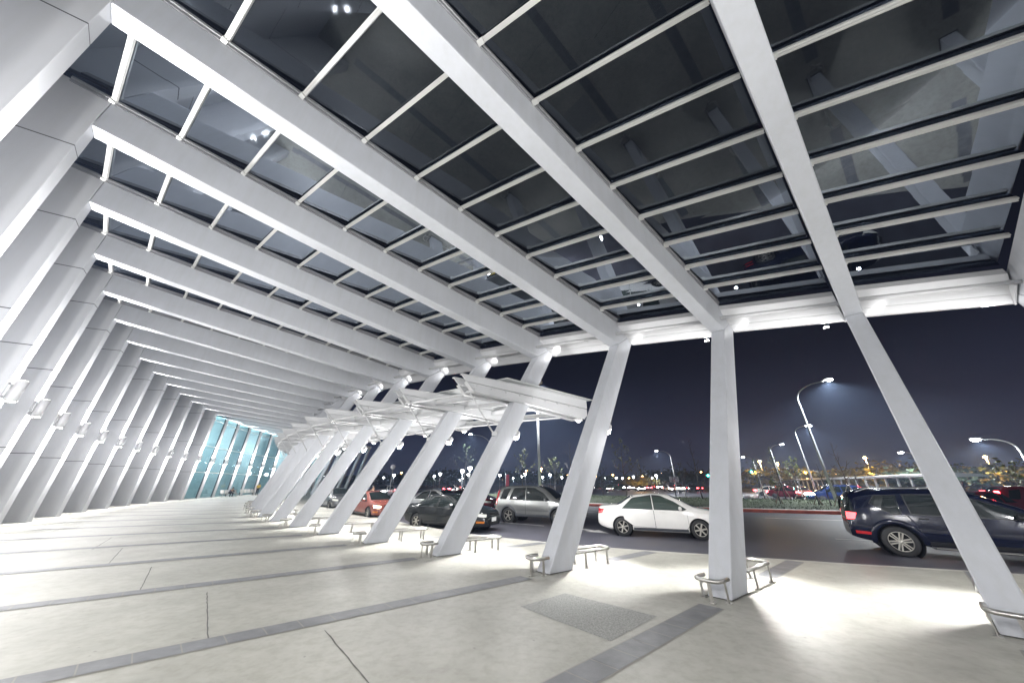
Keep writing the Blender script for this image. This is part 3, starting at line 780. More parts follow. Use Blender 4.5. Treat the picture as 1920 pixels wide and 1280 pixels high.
SPEC['suv'] = dict(L=4.6, top=[(0, .75), (.03, 1.0), (.1, 1.25), (.22, 1.52), (.4, 1.655), (.9, 1.705), (1.8, 1.715), (2.4, 1.69), (2.75, 1.60), (3.1, 1.37), (3.45, 1.13), (3.9, 1.06), (4.25, .98), (4.45, .86), (4.56, .7), (4.6, .56)],
    sh=[(0, .70), (.12, 1.0), (.5, 1.05), (2, 1.03), (3.3, .99), (4.2, .88), (4.6, .54)], bot=[(0, .42), (.2, .36), (.6, .3), (4.0, .29), (4.4, .32), (4.6, .38)],
    w=[(0, .76), (.06, .82), (.2, .865), (.6, .885), (2.2, .895), (3.6, .885), (4.1, .85), (4.4, .76), (4.53, .64), (4.6, .5)], axle=(0.84, 3.50), wr=0.345, roof=.64,
    win=[[(0.36, 1.10), (0.52, 1.52), (0.92, 1.565), (0.72, 1.085)], [(0.92, 1.08), (1.12, 1.58), (1.78, 1.60), (1.78, 1.06)], [(1.86, 1.06), (1.86, 1.60), (2.30, 1.58), (2.74, 1.38), (3.1, 1.08), (3.0, 1.04)]],
    wind=(2.66, 3.45), rearw=(.1, .36), doors=[(0.82, 1.82), (1.82, 3.1)], handles=[(1.0, .97), (2.02, .95)], mirror=(2.92, 1.1), head=(4.05, 4.52, .76, .95), tail=(.03, .22, .80, 1.48), strip=.6)
SPEC['bigsuv'] = dict(SPEC['suv'], L=4.75, top=[(0, .72), (.03, .98), (.08, 1.2), (.18, 1.46), (.34, 1.60), (.9, 1.665), (1.8, 1.675), (2.3, 1.655), (2.75, 1.55), (3.2, 1.32), (3.65, 1.10), (4.1, 1.03), (4.45, .94), (4.62, .82), (4.72, .66), (4.75, .52)],
    sh=[(0, .66), (.12, .98), (.5, 1.03), (2, 1.0), (3.3, .97), (4.3, .86), (4.75, .5)], w=[(0, .74), (.06, .82), (.2, .865), (.6, .895), (2.2, .90), (3.7, .895), (4.2, .86), (4.5, .77), (4.66, .64), (4.75, .5)],
    axle=(0.92, 3.66), wr=0.365, roof=.64,
    win=[[(0.62, 1.30), (0.78, 1.50), (1.22, 1.52), (1.20, 1.06), (0.98, 1.05)], [(1.36, 1.06), (1.36, 1.535), (2.12, 1.54), (2.12, 1.04)], [(2.2, 1.04), (2.2, 1.54), (2.44, 1.51), (2.95, 1.30), (3.38, 1.07), (3.3, 1.02)]],
    wind=(2.72, 3.64), rearw=(.06, .30), doors=[(1.28, 2.16), (2.16, 3.34)], handles=[(1.46, .95), (2.36, .93)], mirror=(3.12, 1.08), head=(4.2, 4.66, .74, .92), tail=(.02, .26, .86, 1.06), strip=.5)

class Body:
    def __init__(s, sp, N=110):
        s.sp = sp; s.top, s.sh, s.bot, s.w = (pchip(sp[k]) for k in ('top', 'sh', 'bot', 'w')); s.N = N
    def section(s, x, nside=16):
        zt, zb, w = s.top(x), s.bot(x), s.w(x)
        zs = min(s.sh(x), zt - 0.03)
        zb = min(zb, zs - 0.1)
        up = max(0.0, min(1.0, (zt - zs) / 0.5))
        wt = w * (0.93 - (0.93 - s.sp['roof'] / 0.86) * up)
        pts = [(0, zb), (w * .5, zb), (w * .86, zb)]
        for i in range(nside):
            t = i / (nside - 1); z = zb + 0.03 + (zs - zb - 0.03) * t
            y = w * (0.93 + 0.07 * math.sin(min(1, t * 1.9) * PI / 2)) * (1 - 0.035 * max(0, (t - .55) / .45) ** 1.5)
            pts.append((y, z))
        y0, z0 = pts[-1]; zr = zt - 0.02 - 0.05 * up
        for i in range(1, 6):
            t = i / 5; pts.append((y0 + (wt - y0) * t + 0.03 * up * math.sin(t * PI), z0 + (zr - z0) * t))
        pts += [(wt * .93, zt - 0.005 - 0.018 * up), (wt * .6, zt + 0.008), (wt * .3, zt + 0.018), (0, zt + 0.02)]
        return pts
    def yside(s, x, z):
        pts = s.section(x)[2:-4]
        for (y0, z0), (y1, z1) in zip(pts, pts[1:]):
            if z0 <= z <= z1 + 1e-9 and z1 > z0: return y0 + (y1 - y0) * (z - z0) / (z1 - z0)
        return pts[-1][0] if z > pts[-1][1] else pts[0][0]
    def ztop(s, x, y):
        pts = s.section(x)[-5:]
        y = abs(y)
        for (y0, z0), (y1, z1) in zip(pts, pts[1:]):
            if y1 <= y <= y0 and y0 > y1: return z0 + (z1 - z0) * (y0 - y) / (y0 - y1)
        return pts[0][1] if y > pts[0][0] else pts[-1][1]
    def wtop(s, x): return s.section(x)[-5][0]
    def shell(s, mb, arch=True):
        sp = s.sp; L = sp['L']
        xs = sorted(set([0, .01, .03, .06, .1] + [L * i / s.N for i in range(4, s.N - 3)] + [L - .1, L - .06, L - .03, L - .01, L]))
        secs = [s.section(x) for x in xs]; n = len(secs[0])
        half = [[Vector((x, -y, z)) for y, z in sec] for x, sec in zip(xs, secs)]
        Ra = sp['wr'] * 1.16
        axz = sp['wr']
        inside = {}
        if arch:
            for i, x in enumerate(xs):
                for j in range(0, n - 9):
                    p = half[i][j]
                    for ax in sp['axle']:
                        dx, dz = p.x - ax, p.z - axz; dd = math.hypot(dx, dz)
                        if dd < Ra: inside[(i, j)] = True
            # snap the ring of outer vertices next to the hole onto the circle
            for i in range(len(xs)):
                for j in range(n - 9):
                    if (i, j) in inside: continue
                    nb = any((i + a, j + b) in inside for a in (-1, 0, 1) for b in (-1, 0, 1))
                    if nb and j >= 3:
                        p = half[i][j]
                        ax = min(sp['axle'], key=lambda a: abs(a - p.x)); dx, dz = p.x - ax, p.z - axz; dd = math.hypot(dx, dz)
                        if dd < Ra + 0.09: p.x = ax + dx / dd * Ra; p.z = axz + dz / dd * Ra
        for sg in (1, -1):
            vs = []; fs = []
            for r in half: vs += [Vector((p.x, p.y * sg, p.z)) for p in r]
            for i in range(len(xs) - 1):
                for j in range(n - 1):
                    c = [(i, j), (i + 1, j), (i + 1, j + 1), (i, j + 1)]
                    if any(q in inside for q in c): continue
                    fs.append([a * n + b for a, b in (c if sg > 0 else c[::-1])])
            mb.add(vs, fs, True)
        for i in (0, len(xs) - 1):
            ring = [Vector((p.x, p.y, p.z)) for p in half[i]] + [Vector((p.x, -p.y, p.z)) for p in half[i][::-1][1:-1]]
            mb.add(ring, [tuple(range(len(ring)))], False)
    def sidepoly(s, mb, poly, sg, off, M_=12, Z=5):
        xs0 = min(p[0] for p in poly); xs1 = max(p[0] for p in poly)
        rows = []
        for i in range(M_ + 1):
            x = xs0 + (xs1 - xs0) * i / M_; x = min(max(x, xs0 + 1e-4), xs1 - 1e-4); zz = []
            for (a, b), (c, d) in zip(poly, poly[1:] + poly[:1]):
                if (a - x) * (c - x) <= 0 and a != c: zz.append(b + (d - b) * (x - a) / (c - a))
            lo, hi = min(zz), max(zz)
            rows.append([Vector((x, sg * (s.yside(x, lo + (hi - lo) * j / Z) + off), lo + (hi - lo) * j / Z)) for j in range(Z + 1)])
        mb.grid(rows, True)
    def toppoly(s, mb, x0, x1, frac, off, M_=10, Y=8, lo=0.0):
        rows = []
        for i in range(M_ + 1):
            x = x0 + (x1 - x0) * i / M_; wt = s.wtop(x) * frac
            dz = (s.ztop(x + .02, 0) - s.ztop(x - .02, 0)) / .04; nl = math.hypot(1, dz)
            rows.append([Vector((x - dz / nl * off, wt * (2 * j / Y - 1), s.ztop(x, wt * (2 * j / Y - 1)) + off / nl)) for j in range(Y + 1)])
        mb.grid(rows, True)

def wheel(parent, x, y, r, sg, spokes=6, wide=0.2, style=0):
    t = MB(); w = wide / 2
    t.lathe([(r * .66, -w), (r * .93, -w), (r * .985, -w * .7), (r, -w * .3), (r, w * .3), (r * .985, w * .7), (r * .93, w), (r * .66, w)], (0, 0, 0), 36, 'Y', True, False)
    ty = t.build('tyre', M['tyre'])
    wh = empty('wheel'); wh.parent = parent; wh.location = (x, y, r)
    ty.parent = wh
    m = MB(); R0 = r * .68
    m.cur = 0
    fy = sg * w * .82
    m.lathe([(R0 * .9, fy * .98), (R0 * 1.0, fy * 1.08), (R0 * .9, fy * 1.02)], (0, 0, 0), 32, 'Y', True, False)
    m.lathe([(0, fy * .9), (R0 * .2, fy * .9), (R0 * .18, fy * 1.02), (0, fy * 1.05)], (0, 0, 0), 14, 'Y')
    for i in range(spokes):
        a = 2 * PI * i / spokes + 0.2
        offs = (0.0,) if style == 0 else (-0.14, 0.14)
        for q in offs:
            u = Vector((math.cos(a), 0, math.sin(a))); v = Vector((-math.sin(a), 0, math.cos(a)))
            m.bar(u * R0 * .12 + v * q * R0 * .55 + Vector((0, fy * .9, 0)), u * R0 * .95 + v * q * R0 + Vector((0, fy * .94, 0)), R0 * (.22 if style == 0 else .13), 0.02, (0, 1, 0))
    m.cur = 1
    m.lathe([(0, fy * .5), (R0 * .97, fy * .5), (R0 * .97, fy * .45), (0, fy * .45)], (0, 0, 0), 24, 'Y')
    m.build('rim', [M['rim'], M['well']], wh)
    return wh

def car(kind, pm, name, lit=None, glass='carglass', clad=None, rails=False, spokes=6, wstyle=0, head_on=False, tail_on=False, plate=True, wipers=True):
    sp = SPEC[kind]; B = Body(sp); root = empty(name); L = sp['L']
    m = MB(); B.shell(m)
    body = m.build('body', pm, root, recalc=True)
    # dark wells
    for ax in sp['axle']:
        for sg in (-1, 1):
            yy = B.w(ax); m = MB()
            m.lathe([(sp['wr'] * 1.2, 0), (sp['wr'] * 1.2, -sg * .42), (0.001, -sg * .42)], (ax, sg * (yy - .03), sp['wr']), 28, 'Y', True, False)
            m.build('wheel_arch_liner', M['well'], body, recalc=False)
    for i, (a, b) in enumerate(sp['doors']):
        for sg in (-1, 1):
            d = MB()
            lo = B.bot(a) + .12
            z1 = lambda x: B.sh(x) - .012
            ra = sp['wr'] * 1.22
            if i == 0: poly = [(a, z1(a)), (a + .02, .62 if kind in ('sedan', 'old') else .75), (sp['axle'][0] + ra * .93 + .05, lo + .04), (b - .012, lo), (b - .012, z1(b))]
            else: poly = [(a + .004, z1(a)), (a + .004, lo), (b - .06, lo), (b, lo + .1), (b, z1(b))]
            d.cur = 0; B.sidepoly(d, poly, sg, 0.0045, 14, 7)
            sh = [(p[0] + (.007 if p[0] > (a + b) / 2 else -.007), p[1] + (-.007 if p[1] < .6 else 0.0)) for p in poly]
            d.cur = 1; B.sidepoly(d, sh, sg, 0.0022, 14, 7)
            dr = d.build('door', [pm, M['seam']], root)
            hx, hz = sp['handles'][i]; h = MB(); y = B.yside(hx + .08, hz)
            h.box((hx + .08, sg * (y + .018), hz), (.19, .028, .032)); h.build('handle', pm if kind != 'bigsuv' else M['black'], dr, bevel=.008)
    for sg in (-1, 1):
        for wn in sp['win']:
            d = MB(); d.cur = 1; cx = sum(p[0] for p in wn) / len(wn); cz = sum(p[1] for p in wn) / len(wn)
            big = [(cx + (p[0] - cx) * 1.05, cz + (p[1] - cz) * 1.1) for p in wn]
            B.sidepoly(d, big, sg, .003, 14, 6)
            d.cur = 0; B.sidepoly(d, wn, sg, .007, 14, 6)
            d.build('side_window', [M[glass], M['black']], root)
    d = MB(); d.cur = 1; B.toppoly(d, sp['wind'][0] - .03, sp['wind'][1] + .02, .97, .004); d.cur = 0; B.toppoly(d, sp['wind'][0], sp['wind'][1] - .03, .91, .009)
    d.build('windscreen', [M[glass], M['black']], root)
    d = MB(); d.cur = 1; B.toppoly(d, sp['rearw'][0] - .01, sp['rearw'][1] + .02, .95, .004); d.cur = 0; B.toppoly(d, sp['rearw'][0] + .015, sp['rearw'][1] - .01, .88, .009)
    d.build('rear_window', [M[glass], M['black']], root)
    for ax in sp['axle']:
        for sg in (-1, 1):
            wheel(root, ax, sg * (B.w(ax) - .115), sp['wr'], sg, spokes, .21, wstyle)
    x0, x1, z0, z1 = sp['head']
    for sg in (-1, 1):
        d = MB(); B.sidepoly(d, [(x0, z1), (x0 + .08, z0 + .03), (x1, z0), (x1, z1 - .05)], sg, .008, 8, 4); 
        d.build('headlight', M['headlamp_on'] if head_on else M['headlamp'], root)
        if head_on or kind == 'old':
            d = MB(); B.sidepoly(d, [(x0 + .05, z0 - .14), (x0 + .05, z0 - .21), (x1 - .02, z0 - .21), (x1 - .02, z0 - .14)], sg, .01, 6, 3); d.build('indicator', M['indicator'], root)
        x2, x3, z2, z3 = sp['tail']
        d = MB()
        if kind == 'suv': B.sidepoly(d, [(x2, z2), (x2 + .12, z3), (x3 + .06, z3), (x3 - .02, z2)], sg, .012, 8, 6)
        else: B.sidepoly(d, [(x2, z2), (x2 + .01, z3), (x3, z3 - .02), (x3 - .08, z2 + .02)], sg, .01, 8, 4)
        d.build('tail_light', M['tail_on'] if tail_on else M['tail'], root)
        if kind == 'bigsuv':
            d = MB(); B.sidepoly(d, [(.10, .50), (.10, .58), (.42, .56), (.42, .49)], sg, .01, 6, 3); d.build('reflector', M['tail'], root)
            d = MB(); B.sidepoly(d, [(.03, 1.08), (.09, 1.44), (.26, 1.46), (.24, 1.06)], sg, .009, 6, 4); d.build('rear_pillar_glass', M['carglass'], root)
        mx, mz = sp['mirror']; y = B.yside(mx, mz); d = MB()
        d.lathe([(0.0, -.1), (.055, -.085), (.075, -.03), (.078, .05), (.06, .085), (0, .09)], (0, 0, 0), 12, 'Y')
        d.v = [(mx + p[0] * .8, sg * (y + .12) + p[1] * 1.05, mz + p[2] * .95) for p in d.v]
        d.bar((mx + .03, sg * (y - .02), mz - .05), (mx, sg * (y + .08), mz - .03), .06, .03)
        d.build('mirror', pm if kind != 'bigsuv' else M['black'], root)
        # rub strip and sill
        d = MB(); zz = sp['strip']; a, b = sp['axle'][0] + sp['wr'] * 1.3, sp['axle'][1] - sp['wr'] * 1.3
        B.sidepoly(d, [(a, zz - .012), (a, zz + .012), (b, zz + .012), (b, zz - .012)], sg, .012, 12, 1); d.build('rub_strip', pm if clad is None else M['cladding'], root)
        d = MB(); B.sidepoly(d, [(a - .02, B.bot(2) + .03), (a - .02, B.bot(2) + .12), (b + .02, B.bot(2) + .12), (b + .02, B.bot(2) + .03)], sg, .008, 10, 2)
        d.build('sill', M['cladding'] if clad or kind == 'sedan' else M['black'], root)
        if clad:
            for ax in sp['axle']:
                d = MB(); rows = []
                for i in range(21):
                    t = PI * (-.06 + 1.12 * i / 20); row = []
                    for q in (1.15, 1.24, 1.36):
                        x = ax + math.cos(t) * sp['wr'] * q; z = sp['wr'] + math.sin(t) * sp['wr'] * q
                        row.append(Vector((x, sg * (B.yside(max(.02, min(L - .02, x)), z) + (.022 if q < 1.3 else .006)), z)))
                    rows.append(row)
                d.grid(rows, True); d.build('fender_flare', M['cladding'], root)
        if kind == 'bigsuv':
            for ax in sp['axle']:
                d = MB(); rows = []
                for i in range(25):
                    t = PI * (-.05 + 1.1 * i / 24); row = []
                    for q, o in ((1.16, .0), (1.2, .03), (1.42, .026), (1.5, .002)):
                        x = ax + math.cos(t) * sp['wr'] * q; z = sp['wr'] + math.sin(t) * sp['wr'] * q
                        row.append(Vector((x, sg * (B.yside(max(.02, min(L - .02, x)), z) + o), z)))
                    rows.append(row)
                d.grid(rows, True); d.build('fender_flare', pm, root)
            d = MB(); d.bar((1.45, sg * .93, .28), (3.35, sg * .93, .28), .16, .05); d.build('running_board', M['dark'], root, bevel=.01)
            d = MB(); d.bar((1.5, sg * 1.012, .285), (3.3, sg * 1.012, .285), .01, .025); d.build('running_board_trim', M['chrome'], root)
        if rails:
            d = MB(); pts = []
            for i in range(15):
                x = .42 + 2.0 * i / 14; e = min(1, min(i, 14 - i) / 2.0)
                pts.append((x, sg * (B.wtop(x) * .93), B.ztop(x, B.wtop(x) * .9) - .01 + .075 * e))
            d.tube(pts, .022, 8); d.build('roof_rail', M['chrome'] if kind == 'bigsuv' else M['dark'], root)
    if plate:
        d = MB(); d.box((L + .012, 0, .46 if kind in ('sedan', 'old') else .6), (.015, .34, .15)); d.build('number_plate', M['plate'], root)
        d = MB(); d.box((L + .006, 0, .66 if kind in ('sedan', 'old') else .82), (.03, .66, .1)); 
        for i in range(3): d.box((L + .022, 0, (.63 if kind in ('sedan', 'old') else .79) + i * .03), (.008, .64, .01))
        d.build('grille', M['black'], root)
        d = MB(); d.box((L + .004, 0, .34 if kind in ('sedan', 'old') else .46), (.02, .7, .1)); d.build('air_intake', M['well'], root)
    # bumpers stand a little proud
    return root
def simple_car(kind):
    """one mesh for a car a few pixels high: paint in slot 0"""
    sp = SPEC[kind]; B = Body(sp, 40); m = MB(); B.shell(m, False)
    m.cur = 1
    for sg in (-1, 1):
        for wn in sp['win']: B.sidepoly(m, wn, sg, .01, 6, 2)
    B.toppoly(m, sp['wind'][0], sp['wind'][1] - .03, .92, .012, 5, 4); B.toppoly(m, sp['rearw'][0] + .01, sp['rearw'][1], .9, .012, 4, 4)
    m.cur = 2
    for ax in sp['axle']:
        for sg in (-1, 1): m.lathe([(0, -.1), (sp['wr'], -.1), (sp['wr'], .1), (0, .1)], (ax, sg * (B.w(ax) - .08), sp['wr']), 16, 'Y')
    m.cur = 3
    x2, x3, z2, z3 = sp['tail']
    for sg in (-1, 1):
        B.sidepoly(m, [(x2, z2), (x2, z3), (x3, z3), (x3, z2)], sg, .015, 4, 2)
        m.box((-.01, sg * B.w(0) * .75, (z2 + z3) / 2 - .03), (.03, .24, .13))
    m.cur = 4
    x0, x1, z0, z1 = sp['head']
    for sg in (-1, 1):
        B.sidepoly(m, [(x0, z1), (x0, z0), (x1, z0), (x1, z1)], sg, .015, 4, 2)
        m.box((sp['L'] + .01, sg * B.w(sp['L']) * .75, (z0 + z1) / 2 - .03), (.03, .2, .12))
    return m

def place_car(root, pr, pf, kind, side=-1):
    """pr, pf: ground points under the rear and front wheels of one side (side -1: its right side)"""
    sp = SPEC[kind]; pr = Vector(pr); pf = Vector(pf); h = (pf - pr).normalized(); left = Vector((-h.y, h.x))
    yy = (Body(sp).w(sp['axle'][0]) - .1) * side
    o = pr - h * sp['axle'][0] - left * yy
    root.location = (o.x, o.y, ROADZ); root.rotation_euler = (0, 0, math.atan2(h.y, h.x))
    return root
def hd(p, deg): return (p[0] + math.cos(R(deg)), p[1] + math.sin(R(deg)))

c = car('sedan', M['p_white'], 'white_sedan', glass='carglass2', spokes=6)
place_car(c, (4.30, 13.86), (6.86, 12.93), 'sedan'); tag(c, 'white sedan with alloy wheels waiting on the road behind the upright-looking column', 'car')
c = car('bigsuv', M['p_navy'], 'navy_suv', rails=True, tail_on=True, spokes=6, wstyle=1)
place_car(c, (10.86, 10.20), hd((10.86, 10.20), -39), 'bigsuv'); tag(c, 'glossy navy blue SUV with silver roof rails, cut by the frame edge', 'car')
c = car('suv', M['p_silver'], 'silver_suv', clad=True, spokes=5)
place_car(c, (-0.15, 18.2), (2.28, 17.0), 'suv'); tag(c, 'silver SUV with grey plastic wheel arches and tall red tail lights', 'car')
c = car('old', M['p_black'], 'black_sedan', spokes=6)
place_car(c, (-4.22, 15.9), hd((-4.22, 15.9), -27), 'old'); tag(c, 'dusty black older sedan parked at the kerb with a pale dusty bonnet', 'car')
c = car('old', M['p_red'], 'red_sedan', head_on=True, spokes=7)
place_car(c, (-9.9, 21.55), (-7.9, 19.7), 'old'); tag(c, 'faded red sedan at the kerb with its headlights lit', 'car')
c = car('sedan', M['p_grey'], 'grey_sedan', spokes=5)
place_car(c, (-15.6, 28.4), hd((-15.6, 28.4), -46), 'sedan'); tag(c, 'dark grey sedan parked farthest along the kerb, behind the red one', 'car')
c = car('sedan', M['p_dsilver'], 'pale_silver_sedan', spokes=5)
place_car(c, (-6.2, 22.2), hd((-6.2, 22.2), -30), 'sedan'); tag(c, 'pale silver sedan in the second lane behind the black sedan', 'car')
c = car('sedan', M['p_maroon'], 'maroon_sedan', spokes=5, tail_on=True)
place_car(c, (-4.6, 25.6), hd((-4.6, 25.6), -30), 'sedan'); tag(c, 'dark maroon sedan half hidden behind the rear of the silver SUV', 'car')

# distant traffic: one mesh per kind, each car an object of its own
far_mats = [M['p_maroon'], M['carglass'], M['tyre'], M['tail_on'], M['farhead']]
_proto = {}
for kd, nm in (('sedan', 'distant_sedan'), ('suv', 'distant_suv')):
    o = simple_car(kd).build(nm, far_mats); _proto[kd] = o
_used = set()
def far_car(kd, x, y, deg, pm, label, group, brake=False, z=ROADZ):
    o = _proto[kd]
    if kd in _used: o = o.copy(); COL.objects.link(o)
    _used.add(kd)
    o.location = (x, y, z); o.rotation_euler = (0, 0, R(deg))
    o.material_slots[0].link = 'OBJECT'; o.material_slots[0].material = pm
    if brake: o.material_slots[3].link = 'OBJECT'; o.material_slots[3].material = M['brake_on']
    tag(o, label, 'car', group); return o
# ------------------------------------------------------------------ where a bearing and a distance put a thing
F_, PIT, ROLL, CH = 582.08, 0.42825, 0.00164, 1.7
def ray(u, v):
    X = (u - 960) / F_; Z = -(v - 640) / F_
    cr, sr = math.cos(ROLL), math.sin(ROLL); x = X * cr - Z * sr; z = X * sr + Z * cr
    c, s = math.cos(PIT), math.sin(PIT)
    return Vector((x, c - s * z, s + c * z))
def W(u, v, dist):
    d = ray(u, v); t = dist / math.hypot(d.x, d.y); return Vector((d.x * t, d.y * t, CH + d.z * t))
def Hd(u, v, z):
    """distance at which a point z metres up shows at that bearing and elevation"""
    d = ray(u, v); return (z - CH) / d.z * math.hypot(d.x, d.y)
def GD(u, dist, z=ROADZ):
    q = W(u, 900, dist); q.z = z; return q

# traffic beyond the island
reds = [(1432, 62, 0), (1462, 66, 0), (1500, 58, 1), (1536, 63, 0), (1566, 56, 1), (1596, 66, 0), (1408, 72, 0)]
for i, (u, dd, br) in enumerate(reds):
    q = GD(u, dd)
    far_car('suv' if i % 3 == 1 else 'sedan', q.x, q.y, -48 + i * 3 + (100 if i % 3 else 0), [M['p_maroon'], M['p_dsilver'], M['p_red'], M['p_maroon'], M['p_dsilver'], M['p_black'], M['p_white']][i],
            ['dark red car in the queue beyond the grass island, second from the white column', 'pale SUV in the queue beyond the grass island, beside the slim bent pole', 'red car queuing beyond the grass island right of the slim lamp pole', 'maroon car queuing beyond the grass island left of the big lamp pole', 'pale SUV queuing beyond the island right behind the big lamp pole', 'black car in the far queue just left of the navy SUV tail', 'white car in the far queue nearest the white column'][i], 'cars queuing beyond the island', True)
park = [(1122, 100, 20), (1140, 96, 15), (1162, 104, 40), (1192, 98, 25), (1216, 108, 10), (1246, 100, 30), (1268, 96, 5), (1290, 104, 20), (1310, 98, 35), (1070, 62, 10), (1085, 90, 10), (860, 95, 10), (838, 70, 15), (885, 64, 10), (905, 80, 10), (735, 60, 30), (718, 66, 20), (1180, 120, 15), (1230, 125, 12)]
pl = ['far left', 'second', 'third', 'fourth', 'fifth', 'sixth', 'seventh', 'eighth', 'ninth']
for i, (u, dd, a) in enumerate(park):
    q = GD(u, dd)
    lab = ('parked car far behind the white sedan, %s from the left' % (ORD[i])) if i < 9 else ['white car in the car park above the bonnet of the silver SUV', 'dim car in the car park between the silver SUV and the leaning column', 'dark car in the car park above the dusty black sedan', 'pale car in the car park left above the black sedan roof', 'white car in the car park above the windscreen of the black sedan', 'grey car in the car park left of the silver SUV', 'dark car in the car park behind the woman by the red sedan', 'grey car in the car park above the roof of the red sedan', 'car in the back row of the car park under the pale round lamps', 'car in the back row of the car park left of the bent lamp pole'][i - 9]
    far_car('suv' if i % 4 == 2 else 'sedan', q.x, q.y, -110 + a * .6 + (180 if i % 4 == 0 else 0), [M['p_dsilver'], M['p_white'], M['p_grey'], M['p_black'], M['p_silver']][i % 5], lab, 'cars in the far car park')
q = GD(1836, 33); far_car('suv', q.x, q.y, -35, M['p_maroon'], 'red SUV with bright brake lights beyond the navy SUV', 'cars on the far lanes', True)
q = GD(1935, 34); far_car('sedan', q.x, q.y, 160, M['p_maroon'], 'dark red car at the far right edge above the navy bonnet', 'cars on the far lanes')
q = GD(1786, 75); far_car('sedan', q.x, q.y, 120, M['p_white'], 'small white car far away right of the leaning column', 'cars on the far lanes')
q = GD(1610, 50); far_car('suv', q.x, q.y, 150, M['p_blue'], 'blue van roof showing over the navy SUV tail', 'cars on the far lanes')

# ------------------------------------------------------------------ street lamps
def street_lamp(u_base, u_head, v_head, h, label, group, base=None, power=900, dist=None, arm=None, r0=.11, lit=True):
    """galvanised pole with a long bent arm; stands on the bearing u_base"""
    if base is None: base = GD(u_base, dist)
    base = Vector((base[0], base[1], base[2])); D = math.hypot(base.x, base.y)
    hp = W(u_head, v_head, D if arm is None else arm)
    H = hp.z - base.z
    root = tag(empty('street_lamp', base), label, 'street lamp', group)
    d = Vector((hp.x - base.x, hp.y - base.y, 0)); La = d.length; d.normalize()
    pts = [(0, 0, 0), (0, 0, H * .35), (0, 0, H - La * .62)]
    rr = [r0, r0 * .85, r0 * .62]
    for i in range(1, 11):
        t = i / 10 * PI / 2
        x = La * .78 * (1 - math.cos(t)) ; z = H - La * .62 + La * .56 * math.sin(t)
        pts.append((d.x * x, d.y * x, z)); rr.append(r0 * (.62 - .28 * i / 10))
    pts.append((d.x * La * .93, d.y * La * .93, H - La * .05)); rr.append(r0 * .3)
    m = MB(); m.tube(pts, rr, 10); m.box((0, 0, .05), (.4, .4, .1)); m.build('pole', M['pole'], root)
    a = math.atan2(d.y, d.x)
    hm = MB(); hm.cur = 0
    rings = []
    for x, w, t in ((-.3, .05, .04), (-.2, .1, .07), (.1, .16, .09), (.38, .13, .06), (.45, .05, .03)):
        rings.append([(x, w * math.cos(q * PI / 4), t * math.sin(q * PI / 4) + .03) for q in range(8)])
    hm.loft(rings, True, True)
    h_ = hm.build('lamp_head', M['pole'], root); h_.location = (d.x * La, d.y * La, H); h_.rotation_euler = (0, 0, a)
    l = MB(); l.lathe([(0, .0), (.13, 0), (.12, -.05), (.06, -.08), (0, -.085)], (.12, 0, -.03), 14)
    l.v = [(x * 2.0 - .1, y * 1.5, z * 1.8) for x, y, z in l.v]
    l.build('lens', M['lampbig'] if lit else M['lampfar'], h_)
    if power: spot('street_light', Vector((d.x * La, d.y * La, H - .2)), (0, 0, -1), power, 150, .5, (.92, .97, 1), .15, root)
    return root
SLG = 'bent-arm street lamps'
street_lamp(1573, 1550, 711, 11, 'tall street lamp on the grass island with the glaring head right of centre', SLG, base=(29.0, 31.1, 0.25), power=16000, r0=.13)
street_lamp(1521, 1513, 797, 10, 'second bent street lamp, its head crossing the pole of the tallest one', SLG, base=GD(1523, 57, 0.0), power=7500)
street_lamp(1462, 1464, 832, 10, 'third and smallest of the bent lamps in a row, beside an orange lamp', SLG, base=GD(1463, 76, 0.0), power=6000, lit=False)
street_lamp(1264, 1232, 844, 9, 'bent street lamp behind the white sedan with its arm to the left', SLG, base=GD(1266, 72), power=7500, lit=False)
street_lamp(917, 884, 813, 9, 'bent street lamp in the gap between two leaning columns above the black sedan', SLG, base=GD(917, 58), power=7500)
street_lamp(1960, 1832, 822, 10, 'bent street lamp at the far right with its arm over the navy SUV', SLG, base=GD(1948, 50), power=9500)
street_lamp(1424, 1394, 856, 9, 'street lamp head just right of the upright-looking column', SLG, base=GD(1424, 84), power=6000)
street_lamp(1735, 1691, 847, 9, 'street lamp head left of the nearest leaning column', SLG, base=GD(1737, 72), power=6000)
m = MB(); b0 = GD(1012, 47, 0.1); m.tube([(0, 0, 0), (0, 0, 7), (0, 0, 16)], [.2, .17, .12], 12); m.box((0, 0, .1), (.5, .5, .2))
o = tag(empty('mast', b0), 'tall plain pale mast behind the silver SUV rising past the canopy', 'mast'); m.build('pole', M['white2'], o)
m = MB(); m.lathe([(0, 0), (.9, 0), (.9, .35), (0, .4)], (0, 0, 15.8), 16); m.build('lamp_ring', M['fixture'], o)
for a in (0, 2.1, 4.2): spot('mast_light', b0 + Vector((1.1 * math.cos(a), 1.1 * math.sin(a), 15.6)), (0, 0, -1), 12000, 120, .6, (.95, .98, 1), .2)

